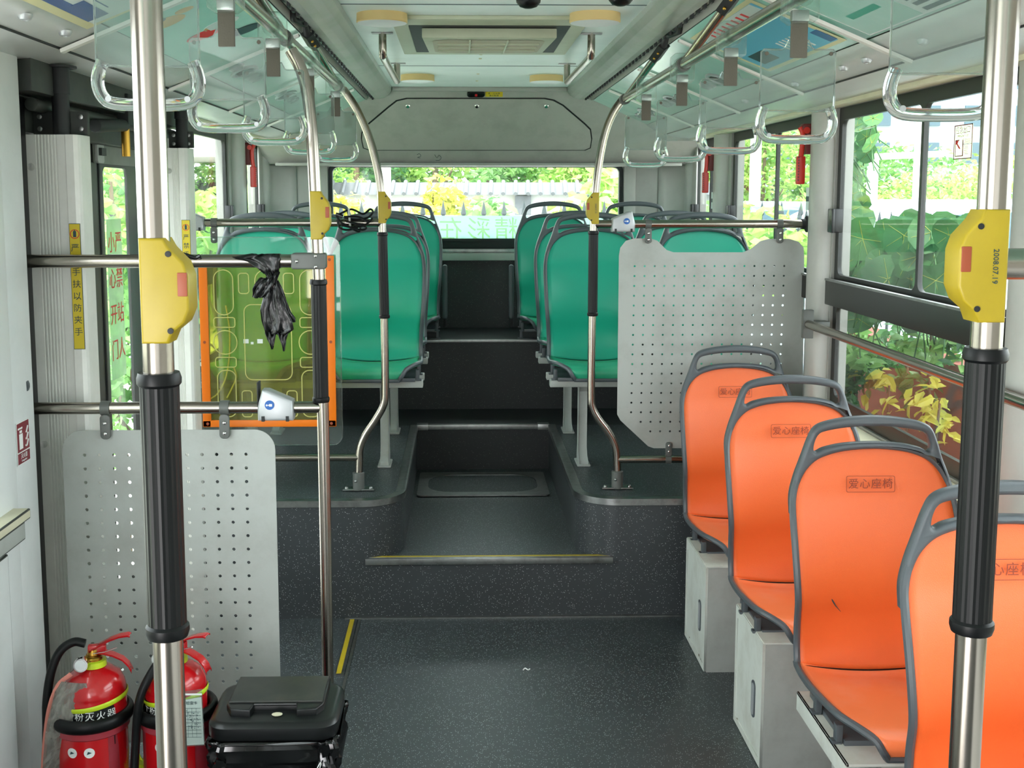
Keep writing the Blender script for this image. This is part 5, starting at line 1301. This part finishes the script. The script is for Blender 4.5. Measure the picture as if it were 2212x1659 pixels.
# ============================================================ OUTSIDE
M['grass'] = mat('greyed_verge', '#b2b2a4', .9, dirt='#a9b08c', dscale=.4, damt=.8)  # verge greyed so its bounced light does not turn things green
M['road'] = mat('pale_concrete', '#d6d4d0', .9, dirt='#bdbbb6', dscale=.5, damt=.6)  # paving kept pale to bounce daylight up to the bus ceiling
M['wallw'] = mat('whitewashed_wall', '#b9b8b0', .8, dirt='#a3a094', dscale=1.2, damt=.5)
M['tile'] = mat('grey_roof_tile', '#5f6264', .7)
M['iron'] = mat('dark_iron', '#2a3436', .5)
M['bark'] = mat('grey_brown_bark', '#6d5c48', .9, dirt='#453a2d', dscale=8, damt=.7)
M['brown_red'] = mat('red_brown_matt', '#7d3c2a', .8, dirt='#5c2e22', dscale=3, damt=.6)  # tone of the orange seats mirrored in the glass; also the notice board
M['leaf1'] = leafmat('bright_green_leaves', '#7fae4e', '#c4dd83'); M['leaf2'] = leafmat('mid_green_leaves', '#5c9450', '#9cc774'); M['leaf3'] = leafmat('deep_green_leaves', '#2f5d38', '#5c9150')  # bright and mid greens muted and paled to suggest haze
M['leafy'] = leafmat('yellow_green_leaves', '#a9b042', '#d6cf5a', .4); M['leafb'] = leafmat('shaded_broad_leaves', '#22482c', '#44783f', .25)  # broad leaves darkened in colour for the shade they hang in
ZG = -.38
struct(MB().box(-60, 60, -30, 120, ZG-.2, ZG).build('ground', M['grass'], smooth=False))
struct(MB().box(-5, 6, -20, 18, ZG, ZG+.01).build('ground_paving', M['road'], smooth=False))
def leaf_mesh(pts, size, asp=.5, seed=0, droop=.15):
    rnd = random.Random(seed); m = MB()
    for p in pts:
        p = Vector(p); s = size*rnd.uniform(.6, 1.25)
        a = rnd.uniform(0, 2*pi); t = rnd.uniform(-.9, .6)
        d = Vector((cos(a)*cos(t), sin(a)*cos(t), sin(t)-droop)).normalized()
        u = d.cross(Vector((rnd.uniform(-1, 1), rnd.uniform(-1, 1), rnd.uniform(.2, 1.2)))).normalized(); n = u.cross(d)
        w = u*s*asp*.5; f = n*s*.08
        m.add([p, p+d*s*.35+w+f, p+d*s*.35, p+d*s*.35-w+f, p+d*s*.75+w*.7+f*.5, p+d*s*.75-n*s*.04, p+d*s*.75-w*.7+f*.5, p+d*s-n*s*.1],
              [(0, 2, 1), (0, 3, 2), (1, 2, 5, 4), (2, 3, 6, 5), (4, 5, 7), (5, 6, 7)])
    return m
def blob_pts(c, r, n, rnd, shell=.55, lumps=9):
    L_ = [(Vector((rnd.gauss(0, .45)*r[0], rnd.gauss(0, .45)*r[1], rnd.gauss(0, .4)*r[2])), rnd.uniform(.3, .55)) for _ in range(lumps)]
    out = []
    for _ in range(n):
        o_, k = rnd.choice(L_); v = Vector((rnd.gauss(0, 1), rnd.gauss(0, 1), rnd.gauss(0, 1))).normalized()*rnd.uniform(shell, 1)
        out.append(Vector(c)+o_+Vector((v.x*r[0], v.y*r[1], v.z*r[2]))*k)
    return out
def plant(name, label, cat, x, y, z0, r, zc, n, size, m, seed, group=None, trunk=.0, asp=.5):
    rnd = random.Random(seed); e = empty(name, (x, y, z0), label, cat, group)
    P = blob_pts((0, 0, zc-z0), r, n, rnd); P = [p for p in P if p.z > .02]
    leaf_mesh(P, size, asp, seed).build('foliage', m, e, smooth=False)
    tr = max(trunk, .012); T = [(0, 0, 0), (rnd.uniform(-.05, .05), rnd.uniform(-.05, .05), (zc-z0)*.5), (0, 0, zc-z0+r[2]*.3)]
    mm = MB().tube(catmull(T, 4), [tr*(1-.6*i/8) for i in range(9)], 8)
    for k in range(4):
        a = rnd.uniform(0, 6.28); b0 = Vector((0, 0, (zc-z0)*rnd.uniform(.4, .8))); mm.tube([b0, b0+Vector((cos(a)*r[0]*.6, sin(a)*r[1]*.6, r[2]*.5))], [tr*.5, tr*.15], 6)
    mm.build('stem' if trunk < .05 else 'trunk', M['bark'], e)
    return e
def away(px, Y): return (at(px, 425, Y=Y).x, Y)
seed = 100
# trees behind the whitewashed wall, seen through the rear window
for px, Y, r, zc, k in ((690, 27, (1.4, 1.3, 1.5), 2.3, 3), (770, 25, (1.3, 1.3, 1.3), 2.2, 3), (850, 29, (1.4, 1.4, 1.5), 2.4, 1), (940, 26, (1.4, 1.3, 1.4), 2.3, 1), (1030, 28, (1.4, 1.3, 1.5), 2.3, 2), (1110, 25, (1.3, 1.3, 1.4), 2.2, 2), (1200, 27, (1.4, 1.3, 1.5), 2.3, 1), (1290, 24, (1.3, 1.3, 1.4), 2.2, 1), (1380, 26, (1.4, 1.3, 1.5), 2.3, 2)):
    x, y = away(px, Y); seed += 1
    plant('tree', {1: 'bright green tree behind the whitewashed wall, seen through the rear window', 2: 'mid green tree behind the whitewashed wall, seen through the rear window', 3: 'dark green tree behind the wall at the left end of the rear window'}[k], 'tree', x, y, ZG, r, zc, 3400, .17, M['leaf%d' % k], seed, 'trees behind the whitewashed wall', .14)
# far wooded slope to right and left
for i, (px, Y, r, zc, k) in enumerate(((1480, 26, (2.2, 2.2, 1.7), 2.4, 1), (1570, 27, (2.4, 2.2, 1.6), 2.5, 1), (1650, 25, (2.2, 2.2, 1.6), 2.2, 1), (1730, 26, (2.4, 2.2, 1.5), 2.2, 2), (1810, 27, (2.5, 2.2, 1.6), 2.0, 2), (1890, 25, (2.5, 2.2, 1.2), 1.35, 1), (1980, 24, (2.5, 2.4, 1.1), 1.15, 1), (2070, 25, (2.6, 2.2, 1.2), 1.2, 2), (2170, 24, (2.6, 2.2, 1.2), 1.3, 1))):
    x, y = away(px, Y); seed += 1
    plant('bush', '%s bush on the wooded slope beyond the right windows' % ('bright green' if k == 1 else 'mid green'), 'bush', x, y, ZG, r, zc, 3000, .16, M['leaf%d' % k], seed, 'bushes on the slope beyond the right windows', .08)
for px, Y, r, zc, k in ((170, 14, (1.2, 1.2, 1.3), 1.6, 2), (240, 12, (1.0, 1.0, 1.2), 1.5, 1), (300, 13, (1.0, 1.0, 1.2), 1.4, 2), (440, 20, (1.2, 1.5, 1.2), 2.0, 2), (520, 21, (1.0, 1.5, 1.2), 2.0, 2), (590, 20, (1.2, 1.2, 1.1), 1.9, 1), (50, 13, (1.3, 1.2, 1.4), 1.7, 1)):
    x, y = away(px, Y); seed += 1
    plant('bush', '%s bush beyond the left windows and door' % ('bright green' if k == 1 else 'mid green'), 'bush', x, y, ZG, r, zc, 2200, .12, M['leaf%d' % k], seed, 'bushes beyond the left windows', .05)
# climbers and shrubs close to the windows
for px, Y, r, zc, n, sz, mk, l in ((760, 15, (.5, .5, .45), 1.45, 500, .12, 'leaf1', 'loose light green shrub before the white wall, left half of the rear window'),
        (935, 14, (.42, .4, .40), 1.60, 500, .11, 'leafy', 'bright yellow-green shrub before the white wall, centre of the rear window'),
        (1065, 12, (.35, .35, .22), 1.5, 220, .15, 'leaf2', 'low broad-leaved climber on the fence, centre right of the rear window'),
        (1290, 10.5, (.38, .4, .45), 1.55, 380, .15, 'leaf1', 'leafy climber at the right end of the rear window'),
        (1335, 11.5, (.3, .3, .4), 1.7, 260, .13, 'leaf2', 'darker climber behind the right curved post'),
        (735, 11.5, (.3, .3, .25), 1.5, 260, .13, 'leafy', 'yellow-green climber at the left end of the rear window'),
        (455, 9.2, (.5, .5, .35), 1.35, 520, .14, 'leaf1', 'bright leafy shrub outside the larger left window'),
        (560, 9.8, (.28, .5, .6), 1.5, 420, .13, 'leaf1', 'tall bright shrub outside the narrow rear left window'),
        (250, 6.6, (.35, .5, .6), 1.25, 520, .10, 'leaf2', 'green shrub outside the door glass'),
        (268, 5.9, (.28, .4, .45), .70, 450, .08, 'leaf2', 'low green shrub outside the lower door glass'),
        (185, 6.3, (.3, .5, .7), 1.1, 380, .10, 'leaf1', 'bright shrub outside the near door leaf'),
        (1500, 10.5, (.4, .5, .45), 1.3, 380, .13, 'leaf1', 'light green shrub outside the rear right window'),
        (1610, 8.8, (.45, .6, .3), 1.25, 420, .13, 'leaf2', 'green shrub outside the middle right window, left pane'),
        (1710, 7.8, (.4, .6, .3), 1.35, 420, .13, 'leaf1', 'bright shrub outside the middle right window, right pane')):
    x, y = away(px, Y); seed += 1
    plant('shrub', l, 'shrub', x, y, ZG, r, zc, n, sz, M[mk], seed, None, .02, .62)
def broad(name, label, spots, size, m, z0, seed, x, y):
    rnd = random.Random(seed); e = empty(name, (x, y, z0), label, 'climber'); mm = MB(); st_ = MB()
    for p in spots:
        p = Vector(p)-Vector((x, y, z0)); s = size*rnd.uniform(.7, 1.2); a = rnd.uniform(0, 6.28)
        n = Vector((-.8, -.6, .35))+Vector((rnd.gauss(0, .35), rnd.gauss(0, .35), rnd.gauss(0, .3))); n.normalize()
        u = n.cross(Vector((0, 0, 1))).normalized(); v = n.cross(u); u, v = u*cos(a)+v*sin(a), v*cos(a)-u*sin(a)
        K = 12; ring_ = [p+(u*cos(t)*.5+v*sin(t)*(.5 if t > 0 else .5))*s*(1-.28*(abs(t-pi) < .3)+.08*(abs(t) < .3))+n*s*(.03*cos(2*t)) for t in [2*pi*i/K for i in range(K)]]
        mm.add([p-n*s*.06]+ring_, [(0, i+1, (i+1) % K+1) for i in range(K)])
        for t in (0, 1.1, -1.1, 2.2, -2.2): mm.cur = 1; mm.tube([p-n*s*.058, p+(u*cos(t)+v*sin(t))*s*.42+n*s*.002], [.0010, .0004], 4); mm.cur = 0
        st_.tube([p, p+Vector((rnd.uniform(-.05, .1), rnd.uniform(-.1, .1), -s*1.2))], .003, 5)
    mm.build('leaves', [m, M['leafy']], e, smooth=False); st_.build('stalks', M['leaf3'], e)
    return e
rnd = random.Random(77)
def spots(n, f):
    out = []
    while len(out) < n:
        px, py = rnd.uniform(1800, 2130), rnd.uniform(250, 700)
        if f(px, py): X_ = rnd.uniform(1.68, 1.95); p = at(px, py, X=X_); out.append(p)
    return out
broad('broad_leaf_climber', 'broad round-leaved climber pressed outside the near right window', spots(110, lambda a_, b_: b_ > (500 if a_ > 1890 else 500-(1890-a_)*1.2) and b_ < 690), .17, M['leafb'], ZG, 5, 2.0, 4.2)  # leaves rise at the left in place of a dark reflection
rnd = random.Random(79)
broad('reflection_branch', 'dark leafy branch standing in for a reflection, upper left of the near right window', spots(46, lambda a_, b_: b_ < 430 and a_ < 1905-(b_-240)*.35 and b_ > 240), .085, M['leaf3'], ZG, 6, 2.1, 5.0)  # leaves stand in for a dark reflection on the pane
x, y = 1.78, 3.9; seed += 1
for (px, py, X_, r, n, mk, l) in ((1850, 740, 1.78, (.14, .3, .12), 200, 'leaf2', 'green shrub behind the upper part of the lower near right pane'), (1845, 830, 1.72, (.10, .25, .13), 170, 'leaf3', 'dark green shrub at the left of the lower near right pane'),
        (1920, 850, 1.76, (.08, .34, .11), 46, 'leafy', 'yellow-leaved shrub in the middle of the lower near right pane'), (2030, 885, 1.76, (.08, .28, .14), 46, 'leafy', 'yellow-leaved shrub beside the near right pole, outside the glass'), (2010, 740, 1.85, (.12, .3, .12), 150, 'leaf2', 'green shrub outside, just under the window middle rail'),
        (1960, 760, 1.95, (.2, .5, .2), 300, 'leaf3', 'dark shrub deep behind the lower near right pane')):
    p = at(px, py, X=X_); seed += 1
    plant('shrub', l, 'shrub', X_, p.y, ZG, r, p.z, n, .075, M[mk], seed, None, .006, .45)
pw = struct(MB().box(2.05, 2.2, 1.0, 6.6, ZG, 1.0).build('seat_reflection_wall', M['brown_red'], smooth=False))  # red-brown wall stands in for the orange seats reflected in the window
# iron railings with spear heads
def railing(name, label, p0, p1, ztip, step=.17):
    p0, p1 = Vector((*p0, 0)), Vector((*p1, 0)); d = (p1-p0); L_ = d.length; d.normalize(); e = empty(name, (p0.x, p0.y, ZG), label, 'railing'); e.rotation_euler = (0, 0, atan2(d.y, d.x))
    m = MB(); n = int(L_/step); h_ = ztip-ZG
    for i in range(n):
        x = i*step; m.tube([(x, 0, 0), (x, 0, h_-.12)], .010, 6); m.tube([(x, 0, h_-.13), (x, 0, h_-.11), (x, 0, h_-.08), (x, 0, h_)], [.008, .024, .018, .001], 8)
    m.build('pickets', M['iron'], e)
    for z in (h_-.25, .25): MB().box(0, L_, -.015, .015, z-.015, z+.015).build('rail', M['iron'], e)
railing('iron_railing', 'dark iron railing with spear heads behind the bus, through the rear window', (-3.2, 9.6), (3.1, 9.9), 1.655)
railing('iron_railing', 'dark iron railing with spear heads beyond the right windows', (2.55, 3.2), (2.75, 9.6), 1.60, .22)
# whitewashed wall with tiled coping, grey pilasters and lattice windows
ww = empty('garden_wall', (0, 19, ZG), 'whitewashed garden wall with grey tiled coping behind the bus', 'wall')
ww.rotation_euler = (0, 0, -.05)
MB().box(-9, 4.4, 0, .3, 0, 2.10).build('masonry', M['wallw'], ww, smooth=False)
m = MB().hull8([(-9, -.22, 2.10), (4.4, -.22, 2.10), (4.4, .52, 2.10), (-9, .52, 2.10)], [(-9, .1, 2.30), (4.4, .1, 2.30), (4.4, .2, 2.30), (-9, .2, 2.30)])
for i in range(66): m.tube([(-8.9+i*.2, -.24, 2.115), (-8.9+i*.2, .12, 2.315)], .035, 6)
m.build('tiled_coping', M['tile'], ww)
m = MB()
for x in (-2.1, 1.02, 2.2, -5.0): 
    MB().box(x-.13, x+.13, -.08, 0, 0, 2.08).build('pilaster', M['tile'], ww, smooth=False)
for x in (2.95, 3.9, -1.4, -3.6, .1):
    m = MB(); z = 1.55
    for a_, b_, c_, d_ in ((-.33, .33, .22, .26), (-.33, .33, -.26, -.22), (-.33, -.29, -.26, .26), (.29, .33, -.26, .26), (-.2, .2, .1, .13), (-.2, -.17, -.13, .13), (-.2, .1, -.13, -.1), (.07, .1, -.13, .02), (-.07, .1, 0, .03)):
        m.box(x+a_, x+b_, -.03, 0, z+c_, z+d_)
    m.build('lattice_window', M['tile'], ww, smooth=False)
# white canopy, building, parked van, posts
cx, cy = away(470, 17); cp = empty('canopy', (cx, cy, ZG), 'white roadside canopy roof on posts beyond the left windows', 'canopy')
m = MB().hull8([(-1.4, -.6, 2.62), (1.6, -.6, 2.62), (1.6, 2.6, 2.62), (-1.4, 2.6, 2.62)], [(-1.4, -.6, 2.92), (1.6, -.6, 2.92), (1.6, 2.6, 3.05), (-1.4, 2.6, 3.05)]); m.build('roof', M['wallw'], cp, smooth=False)
for x in (-.42, .55): MB().box(x-.07, x+.07, 0, .12, 0, 2.62).build('post', M['wallw'], cp, smooth=False)
MB().box(.15, .45, .6, .66, 1.2, 2.0).build('notice_board', M['brown_red'], cp); 
bx, by = away(2040, 70); bd = empty('building', (bx, by, ZG), 'white and pale blue building high beyond the near right window', 'building')
MB().box(-22, 14, 0, 8, 0, 16).build('walls', mat('pale_blue_render', '#8f9ca6', .8, dirt='#a3adb3', dscale=.3, damt=.6), bd, smooth=False)
for i in range(9):
    for j in range(3):
        f = MB().box(-14+i*3.0, -12.5+i*3.0, -.1, 0, 4.1+j*2.2, 5.3+j*2.2).build('window', mat('pale_blue_window', '#3f5560', .3) if i+j == 0 else bpy.data.materials['pale_blue_window'], bd, smooth=False)
vx, vy = away(2005, 11.5)
def van(x, y, rz, top, label):
    e = empty('parked_car', (x, y, ZG), label, 'car', 'pale parked cars', rz); h_ = top-ZG
    prof = [(-2.1, .3), (-2.15, .8), (-1.9, h_-.75), (-1.3, h_-.25), (-.8, h_-.06), (0, h_), (.8, h_-.03), (1.4, h_-.15), (1.9, h_-.7), (2.15, h_-.85), (2.2, .5), (2.1, .3)]
    pp_ = [(p.x, p.y) for p in catmull([(a_, b_, 0) for a_, b_ in prof], 4)]
    plate('body', pp_, [], 1.6, mat('pale_blue_paint', '#c6dcea', .25), e, bev=.12)
    gl = [(-1.6, h_-.62), (-1.15, h_-.30), (-.7, h_-.16), (0, h_-.11), (.7, h_-.13), (1.25, h_-.27), (1.6, h_-.62)]
    plate('windows', gl, [], 1.63, mat('dark_car_glass', '#3d5a66', .1), e)
    for wx in (-1.35, 1.35): MB().lathe([(.31, -.80), (.31, .80)], (wx, 0, .31), 24, axis='y').build('wheel_pair', M['rubber'], e)
    return e
van(vx, vy, .35, 1.66, 'pale blue parked car beyond the near right window, behind the railing')
vx, vy = away(1640, 17); van(vx, vy, .2, 1.62, 'pale parked car beyond the middle right window')
for px, Y, z, r, l in ((1985, 17, 3.3, .10, 'pale lamp post beyond the near right window, right pane'), (1883, 18, 2.35, .09, 'pale post with arm beyond the near right window, left pane'), (1630, 20, 3.0, .10, 'pale post beyond the middle right window'), (830, 17, 4.2, .10, 'pale post before the garden wall behind the left curved pole')):
    x, y = away(px, Y); e = empty('street_post', (x, y, ZG), l, 'post'); MB().tube([(0, 0, 0), (0, 0, z-ZG)], r, 10).build('shaft', M['wallw'], e)
    if px == 1883: MB().tube([(0, 0, z-ZG-.05), (1.1, 0, z-ZG)], .05, 8).build('arm', M['wallw'], e)
for px, Y, z, rz, l in ((1650, 15, 1.56, .3, 'pale blue barrier rail beyond the middle right window'), (860, 12.5, 1.45, 0, 'pale blue barrier rail beyond the rear window')):
    x, y = away(px, Y); e = empty('barrier_rail', (x, y, ZG), l, 'barrier', None, rz)
    MB().tube([(-2.5, 0, z-ZG), (2.5, 0, z-ZG)], .04, 8).build('top_rail', mat('pale_blue_tube', '#8cc3dc', .4), e)
    for k in (-2.4, -.8, .8, 2.4): MB().tube([(k, 0, 0), (k, 0, z-ZG)], .035, 8).build('upright', bpy.data.materials['pale_blue_tube'], e)
